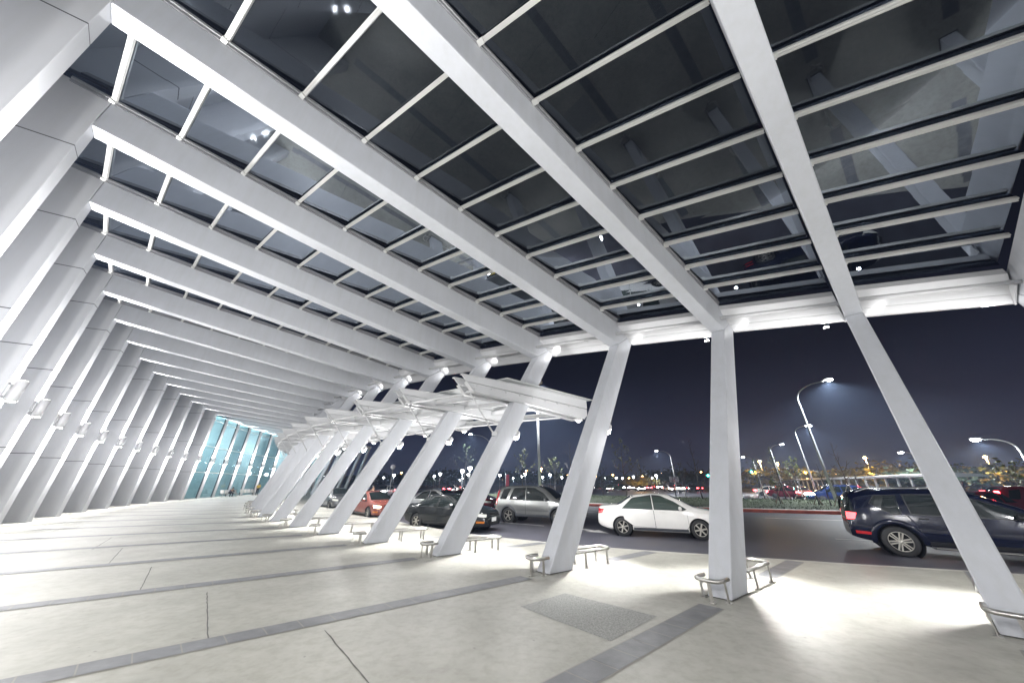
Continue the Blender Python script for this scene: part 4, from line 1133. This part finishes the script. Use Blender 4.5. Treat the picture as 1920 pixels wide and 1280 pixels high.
# post-top lamps of the car park
def make_park_lamp():
    r = empty('park_lamp')
    m = MB(); m.tube([(0, 0, 0), (0, 0, 3.6)], [.06, .045], 8); m.build('pole', M['pole'], r)
    h = MB(); h.lathe([(0, 4.02), (.28, 3.98), (.30, 3.93), (.24, 3.9), (0, 3.9)], (0, 0, 0), 12); h.build('lamp_cap', M['fixture'], r)
    l = MB(); l.lathe([(0, 3.9), (.29, 3.9), (.27, 3.7), (.14, 3.5), (0, 3.45)], (0, 0, 0), 12); l.build('lens', M['lampfar'], r)
    return r
PL = [(718.5, 894.5), (737.4, 890), (723.6, 898.5), (813.6, 892), (824.5, 887.6), (817, 895), (846, 899), (862, 899.5), (867, 895.6), (866, 882), (877.5, 889), (880, 877), (937, 890), (962, 895.6), (969.5, 897), (979, 892.5), (985, 888), (1017.7, 893.8), (1002, 898), (1028, 896), (1031.7, 889), (1032, 898.3), (1054, 894.5), (1129, 898), (1134, 896), (1156, 895), (1167.5, 896), (1188.6, 893), (1223.4, 895), (1232, 891), (1259, 897), (1515, 894), (1540, 893)]
pk = make_park_lamp()
wh = ['near the red sedan', 'above the black sedan', 'above the silver SUV', 'behind the white sedan', 'by the far walkway roof']
cnt = {}
for i, (u, v) in enumerate(PL):
    o = copy_tree(pk) if i else pk
    dd = Hd(u, v, 3.8 + ROADZ); q = GD(u, min(dd, 230)); o.location = q
    g_ = 0 if u < 760 else 1 if u < 900 else 2 if u < 1060 else 3 if u < 1300 else 4
    cnt[g_] = cnt.get(g_, 0) + 1
    tag(o, 'white park lamp %s, %s of that cluster from the left' % (wh[g_], ORD[cnt[g_] - 1]), 'park lamp', 'post-top lamps in the car park')
    if i % 4 == 1: point('park_light', q + Vector((0, 0, 3.5)), 500, (.95, .97, 1), .25)
# sodium lamps
def make_sodium():
    r = empty('sodium_lamp')
    m = MB(); m.tube([(0, 0, 0), (0, 0, 8.8)], [.1, .06], 8); m.build('pole', M['pole'], r)
    l = MB(); l.lathe([(0, 9.3), (.3, 9.2), (.42, 8.95), (.3, 8.7), (0, 8.6)], (0, 0, 0), 12); l.build('lens', M['orange'], r)
    return r
OL = [(848, 884.5, 'above the roof of the black sedan'), (751, 886, 'in the gap above the red sedan'), (987, 882, 'behind the young tree over the silver SUV'), (1016, 878, 'right beside the tall mast'), (1206, 892, 'over the rear of the white sedan'), (1243, 887, 'left of the bent lamp pole behind the white sedan'), (1318, 885, 'just left of the upright-looking column'), (1435, 864, 'beside the small bent lamp'), (1468, 868, 'second right of the upright-looking column'), (1426, 890, 'low, right of the upright-looking column'), (1640, 857, 'on a tall pole left of the nearest leaning column'), (1873, 855, 'on a tall pole right of the nearest leaning column'), (1572, 889, 'over the far walkway roof beside the big lamp pole'), (1592, 888, 'over the far walkway roof, nearest the navy SUV tail'), (1850, 899, 'low over the red SUV'), (1884, 898, 'low at the far right in the lit trees')]
OL += [(u, v, 'far off, ' + w_) for u, v, w_ in ((792, 893, 'first of two left above the black sedan'), (903, 891, 'under the street lamp between two columns'), (942, 893, 'left of the red banner'), (1064, 891, 'left of the bare arching tree'), (1118, 893, 'just right of the second leaning column'), (1150, 890, 'behind the leafy tree over the white sedan boot'), (1180, 896, 'low over the white sedan boot'), (1252, 895, 'low beside the sign board'), (1296, 893, 'between the sign board and the upright-looking column'), (1404, 895, 'touching the upright-looking column'), (1448, 893, 'between the two orange pole lamps'), (1484, 894, 'right of the second orange pole lamp'), (1621, 894, 'over the middle of the walkway roof'), (1664, 892, 'over the right half of the walkway roof'), (1822, 899, 'right beside the nearest leaning column'), (1866, 901, 'among the lit trees under the orange pole lamp'), (1903, 900, 'at the right edge of the picture'))]
so = make_sodium()
for i, (u, v, w_) in enumerate(OL):
    o = copy_tree(so) if i else so
    dd = min(Hd(u, v, 8.9), 330); 
    if dd > 260:
        dd = 200; q = GD(u, dd); o.scale = (1, 1, (W(u, v, dd).z - ROADZ) / 8.95)
    else: q = GD(u, dd)
    o.location = q
    tag(o, 'orange street lamp ' + w_, 'street lamp', 'orange lamps in the distance')
    if i in (0, 3, 5, 7, 8, 10, 11, 12, 15): point('sodium_light', Vector((q.x, q.y, W(u, v, dd).z - .6)), 4500, (1, .55, .2), .3)
# traffic signals
for u, v, lab in ((1329, 891, 'green traffic light at the left edge of the upright-looking column'), (1413, 884, 'green traffic light right of the upright-looking column')):
    dd = 78; q = GD(u, dd); t = W(u, v, dd)
    r = tag(empty('traffic_light', q), lab, 'traffic light', 'traffic lights')
    m = MB(); m.tube([(.35, 0, 0), (.35, 0, t.z - q.z + .8)], .07, 8); m.build('pole', M['dark'], r)
    m = MB(); m.box((0, 0, t.z - q.z), (1.1, .22, .4)); m.build('signal_box', M['black'], r, bevel=.04)
    m = MB(); m.lathe([(0, -.02), (.17, -.02), (.17, .02), (0, .03)], (.0, -.13, t.z - q.z), 14, 'Y'); m.build('lens', M['green'], r)
    point('signal_light', t + Vector((0, -1, 0)), 60, (.05, .95, .75), .2)

# ------------------------------------------------------------------ signs
q = GD(1263, 71.4); r = tag(empty('road_sign', q), 'pale rectangular sign board on the bent lamp pole behind the white sedan', 'sign')
t = W(1263, 903.5, 71.4).z; m = MB(); m.box((0, -.25, t - q.z + .5), (1.7, .05, 1.0)); m.build('board', M['sign'], r); m = MB(); m.tube([(0, -.15, 0), (0, -.15, t - q.z + .9)], .04, 8); m.build('post', M['pole'], r)
q = GD(733, 40); r = tag(empty('road_sign', q), 'small oval sign on a thin white post between the columns by the red sedan', 'sign')
tz = W(733, 875, 40).z - q.z; m = MB(); m.lathe([(0, -.02), (.26, -.02), (.26, .02), (0, .02)], (0, 0, tz), 20, 'Y'); m.build('board', M['sign'], r); m = MB(); m.tube([(0, .05, 0), (0, .05, tz + .2)], .035, 8); m.build('post', M['pole'], r)
q = GD(951.5, 45); r = tag(empty('banner', q), 'narrow red vertical banner behind the tail of the silver SUV', 'banner'); tz = W(951, 890, 45).z - q.z
m = MB(); m.box((0, 0, tz - 1), (.42, .06, 2.1)); m.build('cloth', M['totemred'], r); m = MB(); m.tube([(-.24, 0, 0), (-.24, 0, tz + .2)], .035, 8); m.build('pole', M['pole'], r)

# ------------------------------------------------------------------ walkway roof at the far right
w0 = W(1478, 905, 120); w1 = W(1797, 893, 62)
r = tag(empty('covered_walkway', (w1.x, w1.y, ROADZ)), 'long white covered walkway with slanting posts beyond the car queue', 'walkway')
bs = Vector((w1.x, w1.y, ROADZ)); za = W(1560, 900, 100).z; 
A = Vector((w0.x, w0.y, 0)) - Vector((bs.x, bs.y, 0)); Bv = Vector((0, 0, 0)); dr = (Bv - A).normalized(); sd = Vector((-dr.y, dr.x, 0))
zr = 2.5
m = MB(); sect = [(-2.1, .1), (-1.9, .34), (0, .5), (1.9, .34), (2.1, .1), (0, .22)]
m.prism([A + sd * a + Vector((0, 0, zr + b)) for a, b in sect], [Bv + sd * a + Vector((0, 0, zr + b)) for a, b in sect]); m.build('roof', M['white2'], r)
n = 22
for i in range(n + 1):
    p = A.lerp(Bv, i / n)
    m = MB(); m.bar(p + sd * -1.5 + Vector((0, 0, .0)), p + sd * -1.5 + dr * .5 + Vector((0, 0, zr + .15)), .18, .18, (1, 0, 0)); m.bar(p + sd * -2 + dr * .5 + Vector((0, 0, zr + .16)), p + sd * 2 + dr * .5 + Vector((0, 0, zr + .16)), .1, .2); m.build('post', M['white2'], r)
for i in range(1, 5):
    p = A.lerp(Bv, i / 5) + bs; point('walkway_light', p + Vector((0, 0, zr + 3.2)) + sd * 3.5, 260, (.95, .97, 1), .3)

# ------------------------------------------------------------------ trees
def sapling(name, base, h, seed, label, leafy=0.0, spread=.35, lean=0.0, bark='bark', group=None, nb=9, stakes=False, leafm='leaf', r0=None):
    rnd = random.Random(seed); r = tag(empty(name, base), label, 'tree', group)
    m = MB(); r0 = r0 or .02 + h * .009; tips = []
    n = 9; pts = []; x = y = 0
    for i in range(n + 1):
        pts.append(Vector((x + lean * i / n * h, y, h * i / n))); x += (rnd.random() - .5) * .05 * h / n * 3; y += (rnd.random() - .5) * .05 * h / n * 3
    m.tube(pts, [max(.008, r0 * (1 - .9 * i / n)) for i in range(n + 1)], 8)
    for b in range(nb):
        f = .38 + .58 * (b + rnd.random() * .6) / nb; i = int(f * n); p = pts[i].lerp(pts[min(i + 1, n)], f * n - i)
        a = b * 2.4 + rnd.random(); ln = h * spread * (1.25 - f) * (.7 + .6 * rnd.random())
        q = [p]; d = Vector((math.cos(a), math.sin(a), .35 + .5 * rnd.random()))
        for s in range(5):
            d = (d + Vector(((rnd.random() - .5) * .5, (rnd.random() - .5) * .5, .12))).normalized(); q.append(q[-1] + d * ln / 5)
        rb = r0 * (1 - f) * .6 + .006
        m.tube(q, [rb * (1 - .75 * s / 5) for s in range(6)], 5); tips += q[2:]
        for tw in range(3):
            s0 = q[2 + tw]; d2 = Vector((rnd.random() - .5, rnd.random() - .5, .2 + rnd.random() * .5)).normalized()
            e = s0 + d2 * ln * .35; mid = s0.lerp(e, .5) + Vector((0, 0, .02)); m.tube([s0, mid, e], [rb * .4 + .003, rb * .3 + .003, .003], 4); tips += [e, mid]
    m.build('trunk', M[bark], r)
    if leafy:
        l = MB()
        for p in tips:
            for _ in range(int(leafy * 6 * rnd.random() + .5)):
                c = p + Vector(((rnd.random() - .5), (rnd.random() - .5), (rnd.random() - .5))) * .22
                a = Vector((rnd.random() - .5, rnd.random() - .5, rnd.random() - .5)).normalized(); b2 = a.orthogonal().normalized(); s = .055 + .06 * rnd.random()
                l.quad(c - a * s, c + b2 * s * .6, c + a * s, c - b2 * s * .6)
        if l.v: l.build('foliage', M[leafm], r, recalc=False)
    if stakes:
        for a in (0.4, 2.5, 4.6):
            s = MB(); s.tube([(math.cos(a) * h * .16, math.sin(a) * h * .16, 0), (math.cos(a) * .04, math.sin(a) * .04, h * .3)], .03, 6); s.build('support_stake', M['wood'], r)
    return r
def tree_at(u, vtop, dist, seed, label, z=ROADZ, **kw):
    b = GD(u, dist, z); h = W(u, vtop, dist).z - z
    return sapling(kw.pop('name', 'young_tree'), b, h, seed, label, **kw)
TG = 'young trees on the islands'
tree_at(1172, 828, 36, 3, 'young leafy tree with yellow-green leaves behind the boot of the white sedan', leafy=.9, group=TG, z=.2, spread=.42)
tree_at(979, 842, 40, 5, 'small leafy young tree behind the silver SUV, left of the mast', leafy=1.0, group=TG, z=.2, spread=.4)
tree_at(1310, 818, 40, 8, 'thin bare tree just left of the upright-looking column', leafy=.0, group=TG, z=.2, spread=.2, bark='darkbark')
tree_at(1586, 826, 38, 11, 'bare pale young tree right of the tall street lamp', group=TG, z=.2, spread=.3, stakes=True)
tree_at(1463, 834, 43, 14, 'thin dark young tree beside the small bent lamp', group=TG, z=.2, spread=.22, bark='darkbark', leafy=.25, stakes=True)
tree_at(1541, 868, 36, 17, 'dark leaning bare stem between the two bent lamps', group=TG, z=.2, spread=.15, bark='darkbark', nb=4)
tree_at(1424, 862, 46, 19, 'small dark tree by the green traffic light', group=TG, z=.2, spread=.4, bark='darkbark', leafy=.5, leafm='leafdark', stakes=True)
tree_at(1494, 860, 50, 23, 'leafy young tree beside the second orange lamp', group=TG, z=.1, spread=.5, leafy=1.2, leafm='leaf', stakes=True)
tree_at(1606, 874, 35, 29, 'short bare sapling left of the navy SUV roof rail', group=TG, z=.2, spread=.4, stakes=True)
tree_at(1074, 826, 44, 31, 'bare tree with one bent arching branch at the edge of a leaning column', group=TG, z=.2, spread=.35)
tree_at(1040, 858, 52, 37, 'thin leafy sapling right of the mast', group=TG, z=.1, spread=.5, leafy=.7)
tree_at(1262, 872, 60, 41, 'small bare tree with crooked branches left of the sign board', group=TG, spread=.5, bark='darkbark')
tree_at(1280, 868, 56, 43, 'pale sapling with few leaves right of the sign board', group=TG, spread=.5, leafy=.35)
tree_at(1205, 872, 66, 47, 'small tree under the orange lamp over the white sedan', group=TG, spread=.5, leafy=.9, leafm='leafyel')
tree_at(903, 858, 50, 53, 'leafy young tree half hidden by a leaning column above the black sedan', group=TG, z=.1, spread=.5, leafy=.9)
tree_at(870, 838, 60, 59, 'dim tree behind the street lamp above the black sedan', group=TG, spread=.5, leafy=.8, leafm='leafdark', bark='darkbark')
tree_at(1128, 866, 60, 61, 'bare dim tree right of the second leaning column', group=TG, spread=.45, bark='darkbark', leafy=.3, leafm='leafyel')
tree_at(1900, 868, 34, 67, 'leafy young tree at the far right edge over the navy bonnet', group=TG, z=.2, spread=.5, leafy=.5)
tree_at(1520, 892, 34, 71, 'short staked sapling on the grass in front of the car queue', group=TG, z=.3, spread=.4, stakes=True, bark='darkbark')
tree_at(1450, 896, 34, 73, 'low staked sapling on the grass nearest the upright-looking column', group=TG, z=.3, spread=.4, stakes=True, bark='darkbark', leafy=.3)
tree_at(1558, 890, 33, 79, 'slim staked sapling on the grass before the big lamp pole', group=TG, z=.3, spread=.3, stakes=True)

def big_tree(u, vtop, dist, width, seed, label, leafm='leafdark', layered=False, n=1500, z=ROADZ, group='trees on the horizon'):
    rnd = random.Random(seed); b = GD(u, dist, z); h = W(u, vtop, dist).z - z
    r = tag(empty('broad_tree', b), label, 'tree', group)
    m = MB(); m.tube([(0, 0, 0), (.1, 0, h * .3), (0, .1, h * .6)], [.05 * h, .035 * h, .015 * h], 8)
    cl = []
    for i in range(16):
        a = rnd.random() * 2 * PI; rr = width * .5 * math.sqrt(rnd.random()); zz = h * (.42 + .5 * rnd.random() * (1 - .5 * rr / width))
        c = Vector((rr * math.cos(a), rr * math.sin(a), zz)); cl.append((c, width * (.1 + .1 * rnd.random())))
        if i < 8: m.tube([(0, 0, h * .35), c * .6 + Vector((0, 0, h * .14)), c], [.018 * h, .01 * h, .004 * h], 5)
    m.build('trunk', M['darkbark'], r)
    l = MB()
    for i in range(n):
        c, s = rnd.choice(cl); v = Vector((rnd.gauss(0, 1), rnd.gauss(0, 1), rnd.gauss(0, .55 if not layered else .28))) * s * .6
        p = c + v; a = Vector((rnd.random() - .5, rnd.random() - .5, (rnd.random() - .5) * .6)).normalized(); q = a.orthogonal().normalized(); k = width * (.012 + .018 * rnd.random())
        l.quad(p - a * k, p + q * k * .6, p + a * k, p - q * k * .6)
    l.build('crown', M[leafm], r, recalc=False)
BT = [(1640, 874, 118, 24, 'leafyel', 'olive tree lit orange behind the walkway, left of the nearest column'), (1700, 868, 112, 22, 'leafyel', 'broad olive tree right behind the nearest leaning column'), (1590, 880, 125, 16, 'leafyel', 'low olive tree behind the tall street lamp'), (1515, 884, 118, 18, 'leafyel', 'olive tree behind the left end of the walkway roof'), (1462, 872, 105, 14, 'leafyel', 'green tree behind the second orange lamp'), (1800, 876, 80, 14, 'leafdark', 'dark tree over the red SUV'), (1880, 876, 92, 22, 'leafyel', 'spreading olive tree lit from below at the far right'), (1835, 872, 120, 22, 'leafdark', 'dark broad tree behind the far right orange lamp'), (1930, 880, 100, 18, 'leafdark', 'dark tree at the right edge of the picture'), (1280, 878, 150, 26, 'leafdark', 'dark tree clump right of the bent lamp behind the white sedan'), (1308, 884, 140, 18, 'leafdark', 'dark tree clump left of the upright-looking column'), (1200, 893, 100, 9, 'leafyel', 'orange-lit bush over the rear of the white sedan'), (1120, 888, 130, 18, 'leafdark', 'dark tree right of the second leaning column'), (1010, 884, 140, 24, 'leafdark', 'dark tree behind the mast'), (955, 884, 150, 22, 'leafdark', 'dark tree behind the red banner'), (840, 880, 140, 22, 'leafdark', 'dark tree above the roof of the black sedan'), (800, 890, 150, 20, 'leafdark', 'dark tree left above the black sedan'), (722, 888, 150, 20, 'leafdark', 'dark tree above the red sedan'), (1420, 884, 110, 14, 'leafyel', 'low olive tree by the traffic light'), (1135, 905, 78, 6, 'leafdark', 'dark round bush in front of the car park lights')]
for i, (u, v, d_, w_, lm, lab) in enumerate(BT):
    big_tree(u, v, d_, w_, 100 + i, lab, lm, True)
    if lm == 'leafyel': q = GD(u, d_ - w_ * .55 - 2); point('sodium_light', q + Vector((0, 0, 4.5)), 1300, (1, .58, .2), .3)
hz = MB()
for i, (u0, u1, hh) in enumerate(((500, 1100, 5), (1050, 1360, 6), (1380, 2100, 6))):
    rows = []
    for j in range(60):
        u = u0 + (u1 - u0) * j / 59; q = GD(u, 420 + 30 * math.sin(j)); q2 = GD(u, 460)
        rows.append([q + Vector((0, 0, -1)), q + Vector((0, 0, hh + 2.5 * math.sin(j * .7 + i) + 2 * random.random())), q2 + Vector((0, 0, hh + 4 + 2 * random.random())), q2 + Vector((0, 0, -1))])
    hz.grid(rows, True)
tag(hz.build('distant_woods', M['leafdark']), kind='stuff')

# ------------------------------------------------------------------ people
def person(name, loc, rz, joints, edges, radii, clothes, label, hair_at, hair_r, hands=()):
    """one skinned body; clothes: list of (name, material, vertex chains, extra radius)"""
    r = tag(empty(name, loc, rz), label, 'person')
    def skin(nm, ids, eds, extra, mt, sub=1, parent=r):
        idx = {j: i for i, j in enumerate(ids)}
        me = bpy.data.meshes.new(nm); me.from_pydata([joints[j] for j in ids], [(idx[a], idx[b]) for a, b in eds], []); me.materials.append(mt)
        o = bpy.data.objects.new(nm, me); COL.objects.link(o); o.parent = parent
        sk = o.modifiers.new('skin', 'SKIN'); sk.use_smooth_shade = True
        for j in ids:
            q = radii[j] + extra; me.skin_vertices[0].data[idx[j]].radius = (q, q * (.8 if j in ('chest', 'belly', 'pelvis') else 1))
        me.skin_vertices[0].data[0].use_root = True
        s = o.modifiers.new('sub', 'SUBSURF'); s.levels = sub; s.render_levels = sub
        return o
    hj = []
    for hd_, fw, wn in hands:      # five fingers grown from each palm
        w = Vector(joints[hd_]); f = Vector(fw).normalized(); s_ = f.cross(Vector((0, 0, 1)));  s_ = s_.normalized() if s_.length > .1 else Vector((1, 0, 0))
        palm = hd_ + '_palm'; joints[palm] = tuple(w + f * .07); radii[palm] = .026; edges.append((hd_, palm)); hj.append(palm)
        for i, (off, ln) in enumerate(((-.03, .065), (-.01, .08), (.01, .085), (.03, .07), (.05 * wn, .05))):
            a, b2 = palm + 'a%d' % i, palm + 'b%d' % i
            base = w + f * (.03 if i == 4 else .09) + s_ * off
            joints[a] = tuple(base + f * ln * .5 + Vector((0, 0, -.01))); joints[b2] = tuple(base + f * ln + Vector((0, 0, -.03))); radii[a] = .0095; radii[b2] = .008
            edges.append((palm if i < 4 else hd_, a)); edges.append((a, b2)); hj += [a, b2]
    body = skin('body', list(joints), edges, 0, M['skin'], 1)
    for nm, mt, ids, ex in clothes:
        skin(nm, ids, [e for e in edges if e[0] in ids and e[1] in ids], ex, mt, 1, r)
    h = MB()
    rings = []
    c = Vector(hair_at)
    for i in range(7):
        t = PI * .62 * i / 6
        rings.append([c + Vector((hair_r * 1.03 * math.sin(t) * math.cos(q * PI / 6), hair_r * 1.08 * math.sin(t) * math.sin(q * PI / 6) - .012, hair_r * 1.12 * math.cos(t))) for q in range(12)])
    h.loft(rings, True, True); h.build('hair', M['hair'], r)
    f = MB(); f.lathe([(0, -.012), (.012, 0), (0, .012)], c + Vector((0, hair_r * .95, -.05)), 6); 
    f.build('nose', M['skin'], r)
    return r
RAD = dict(pelvis=.13, belly=.125, chest=.14, neck=.05, chin=.075, head=.095, crown=.06)
for s in 'lr': RAD.update({s + 'sho': .06, s + 'elb': .043, s + 'wri': .03, s + 'hip': .09, s + 'kne': .06, s + 'ank': .04, s + 'toe': .033})
EDG = [('pelvis', 'belly'), ('belly', 'chest'), ('chest', 'neck'), ('neck', 'chin'), ('chin', 'head'), ('head', 'crown')]
for s in 'lr': EDG += [('chest', s + 'sho'), (s + 'sho', s + 'elb'), (s + 'elb', s + 'wri'), ('pelvis', s + 'hip'), (s + 'hip', s + 'kne'), (s + 'kne', s + 'ank'), (s + 'ank', s + 'toe')]
TOP = ['pelvis', 'belly', 'chest', 'lsho', 'rsho', 'lelb', 'relb']; LEGS = ['pelvis', 'lhip', 'rhip', 'lkne', 'rkne', 'lank', 'rank']
SHOE = ['lank', 'ltoe']; 
# local +y is where the person faces
sit = dict(pelvis=(0, 0, .50), belly=(0, .07, .66), chest=(0, .22, .84), neck=(0, .32, .97), chin=(0, .39, 1.0), head=(0, .41, 1.08), crown=(0, .40, 1.16))
for s, x in (('l', -1), ('r', 1)):
    sit.update({s + 'sho': (x * .19, .2, .86), s + 'elb': (x * .25, .34, .64), s + 'wri': (x * .08, .55, .66), s + 'hip': (x * .1, .03, .50), s + 'kne': (x * .14, .45, .50), s + 'ank': (x * .13, .42, .08), s + 'toe': (x * .14, .58, .04)})
O17, e17, n17 = fr(17.3)
face = math.atan2(e17.y, e17.x) - PI / 2
ps = P(17.55, SWB + 1.15, 0, 0)
person('person', ps, face - .35, sit, list(EDG), dict(RAD), [('jacket', M['navycloth'], TOP + ['lwri', 'rwri'], .022), ('trousers', M['darkcloth'], LEGS, .018), ('shoe', M['darkcloth'], ['lank', 'ltoe'], .012), ('shoe', M['darkcloth'], ['rank', 'rtoe'], .012)], 'man in a dark jacket hunched over his phone on a bench by the glass wall', (0, .40, 1.10), .1, hands=(('lwri', (.3, 1, .2), 1), ('rwri', (-.3, 1, .2), -1)))
m = MB(); m.box((0, 0, 0), (.075, .15, .01)); o = m.build('phone', M['black'], bevel=.003); o.rotation_euler = (R(50), 0, face); o.location = ps + Matrix.Rotation(face - .35, 3, 'Z') @ Vector((0, .68, .70)); tag(o, 'dark phone held by the hunched man', 'phone')
std = dict(pelvis=(0, 0, .92), belly=(0, .01, 1.08), chest=(0, .0, 1.28), neck=(0, .02, 1.44), chin=(0, .04, 1.50), head=(0, .03, 1.58), crown=(0, .02, 1.65))
for s, x in (('l', -1), ('r', 1)):
    std.update({s + 'sho': (x * .18, 0, 1.36), s + 'elb': (x * .24, -.02, 1.1), s + 'wri': (x * .23, .1, .88), s + 'hip': (x * .09, 0, .90), s + 'kne': (x * .1, .03, .5), s + 'ank': (x * .1, -.02, .08), s + 'toe': (x * .11, .14, .04)})
yl = dict(std)
person('person', P(19.3, SWB + 2.0, 0, 0), face + 1.9, yl, list(EDG), dict(RAD), [('shirt', M['yellowcloth'], TOP, .03), ('trousers', M['darkcloth'], LEGS, .018), ('shoe', M['darkcloth'], ['lank', 'ltoe'], .012), ('shoe', M['darkcloth'], ['rank', 'rtoe'], .012)], 'person in a yellow shirt standing by the glass wall behind the bench', (0, .02, 1.6), .098, hands=(('lwri', (0, .3, -1), 1), ('rwri', (0, .3, -1), -1)))
wm = dict(std); wm.update(relb=(.3, .22, 1.3), rwri=(.18, .36, 1.5))
q = GD(703, 24.6)
person('person', q, -2.4, wm, list(EDG), dict(RAD), [('blouse', M['darkcloth'], TOP[:-1], .025), ('skirt', M['darkcloth'], LEGS, .02), ('shoe', M['darkcloth'], ['lank', 'ltoe'], .012), ('shoe', M['darkcloth'], ['rank', 'rtoe'], .012)], 'woman in black with dark hair and a raised arm beside the red sedan', (0, .02, 1.6), .105, hands=(('lwri', (0, .3, -1), 1), ('rwri', (-.2, .2, 1), -1)))
# metal waiting bench under the seated man and a second one beside the yellow shirt
def bench(loc, rz, label):
    r = tag(empty('waiting_bench', loc, rz), label, 'bench', 'metal waiting benches')
    for i in range(4):
        x = -.9 + i * .6
        s = MB(); s.grid([[(x - .26, -.22 + .44 * j / 6, .43 + .02 * math.cos(j)) for j in range(7)], [(x + .26, -.22 + .44 * j / 6, .43 + .02 * math.cos(j)) for j in range(7)]], True); s.grid([[(x - .26, -.24 - .12 * j / 6, .46 + .4 * j / 6) for j in range(7)], [(x + .26, -.24 - .12 * j / 6, .46 + .4 * j / 6) for j in range(7)]], True); s.build('seat', M['bar'], r)
    m = MB(); m.bar((-1.25, 0, .38), (1.25, 0, .38), .06, .06); m.build('rail', M['bar'], r)
    for x in (-1, 1):
        m = MB(); m.bar((x, 0, .38), (x, 0, .03), .06, .06, (0, 1, 0)); m.bar((x, -.3, .025), (x, .3, .025), .05, .05); m.build('leg', M['bar'], r)
bench(ps, face, 'metal waiting bench with the hunched man on it')
bench(P(19.0, SWB + 1.1, 0, 0), face, 'metal waiting bench farther along the glass wall by the yellow shirt')

# ------------------------------------------------------------------ sky, camera, render
w = bpy.data.worlds.new('World'); sc.world = w; w.use_nodes = True; t = w.node_tree; bg = t.nodes['Background']
tc = t.nodes.new('ShaderNodeTexCoord'); sx = t.nodes.new('ShaderNodeSeparateXYZ'); t.links.new(tc.outputs['Generated'], sx.inputs[0])
cr = t.nodes.new('ShaderNodeValToRGB'); e = cr.color_ramp.elements
e[0].position = 0.0; e[0].color = (.020, .024, .046, 1); e[1].position = .5; e[1].color = (.0012, .0014, .0028, 1)
for pos, c in ((.06, (.0155, .0185, .038, 1)), (.16, (.0072, .0088, .020, 1)), (.3, (.0026, .0032, .0078, 1))):
    x = e.new(pos); x.color = c
t.links.new(sx.outputs['Z'], cr.inputs['Fac']); t.links.new(cr.outputs['Color'], bg.inputs['Color']); bg.inputs['Strength'].default_value = 1.5

cd = bpy.data.cameras.new('camera'); cam = bpy.data.objects.new('camera', cd); COL.objects.link(cam); sc.camera = cam
cd.sensor_width = 36; cd.lens = F_ / 1920 * 36; cd.clip_start = .05; cd.clip_end = 3000
c_, s_ = math.cos(PIT), math.sin(PIT); cr_, sr_ = math.cos(ROLL), math.sin(ROLL)
rt = Vector((cr_, -s_ * sr_, c_ * sr_)); up = Vector((-sr_, -s_ * cr_, c_ * cr_)); fw = Vector((0, c_, s_))
mw = Matrix(((rt.x, up.x, -fw.x, 0), (rt.y, up.y, -fw.y, 0), (rt.z, up.z, -fw.z, CH), (0, 0, 0, 1))); cam.matrix_world = mw

sc.render.engine = 'CYCLES'; cy = sc.cycles
cy.use_denoising = True; cy.max_bounces = 10; cy.diffuse_bounces = 5; cy.glossy_bounces = 4; cy.transparent_max_bounces = 12; cy.transmission_bounces = 4
cy.sample_clamp_indirect = 4; cy.sample_clamp_direct = 0; cy.use_light_tree = True; cy.caustics_reflective = False; cy.caustics_refractive = False; cy.blur_glossy = .5
sc.view_settings.view_transform = 'Standard'; sc.view_settings.look = 'None'; sc.view_settings.gamma = 1
sc.view_settings.exposure = 0.4
# thin night mist over the whole place
hzb = MB(); hzb.box((0, 0, 15), (2600, 2600, 34))
m = bpy.data.materials.new('night_mist'); m.use_nodes = True; t = m.node_tree; t.nodes.clear()
o_ = t.nodes.new('ShaderNodeOutputMaterial'); pv_ = t.nodes.new('ShaderNodeVolumePrincipled'); pv_.inputs['Color'].default_value = (.5, .66, 1, 1); pv_.inputs['Density'].default_value = .0012; pv_.inputs['Anisotropy'].default_value = .35
t.links.new(pv_.outputs[0], o_.inputs['Volume'])
hzo = hzb.build('haze', m); tag(hzo, kind='stuff')
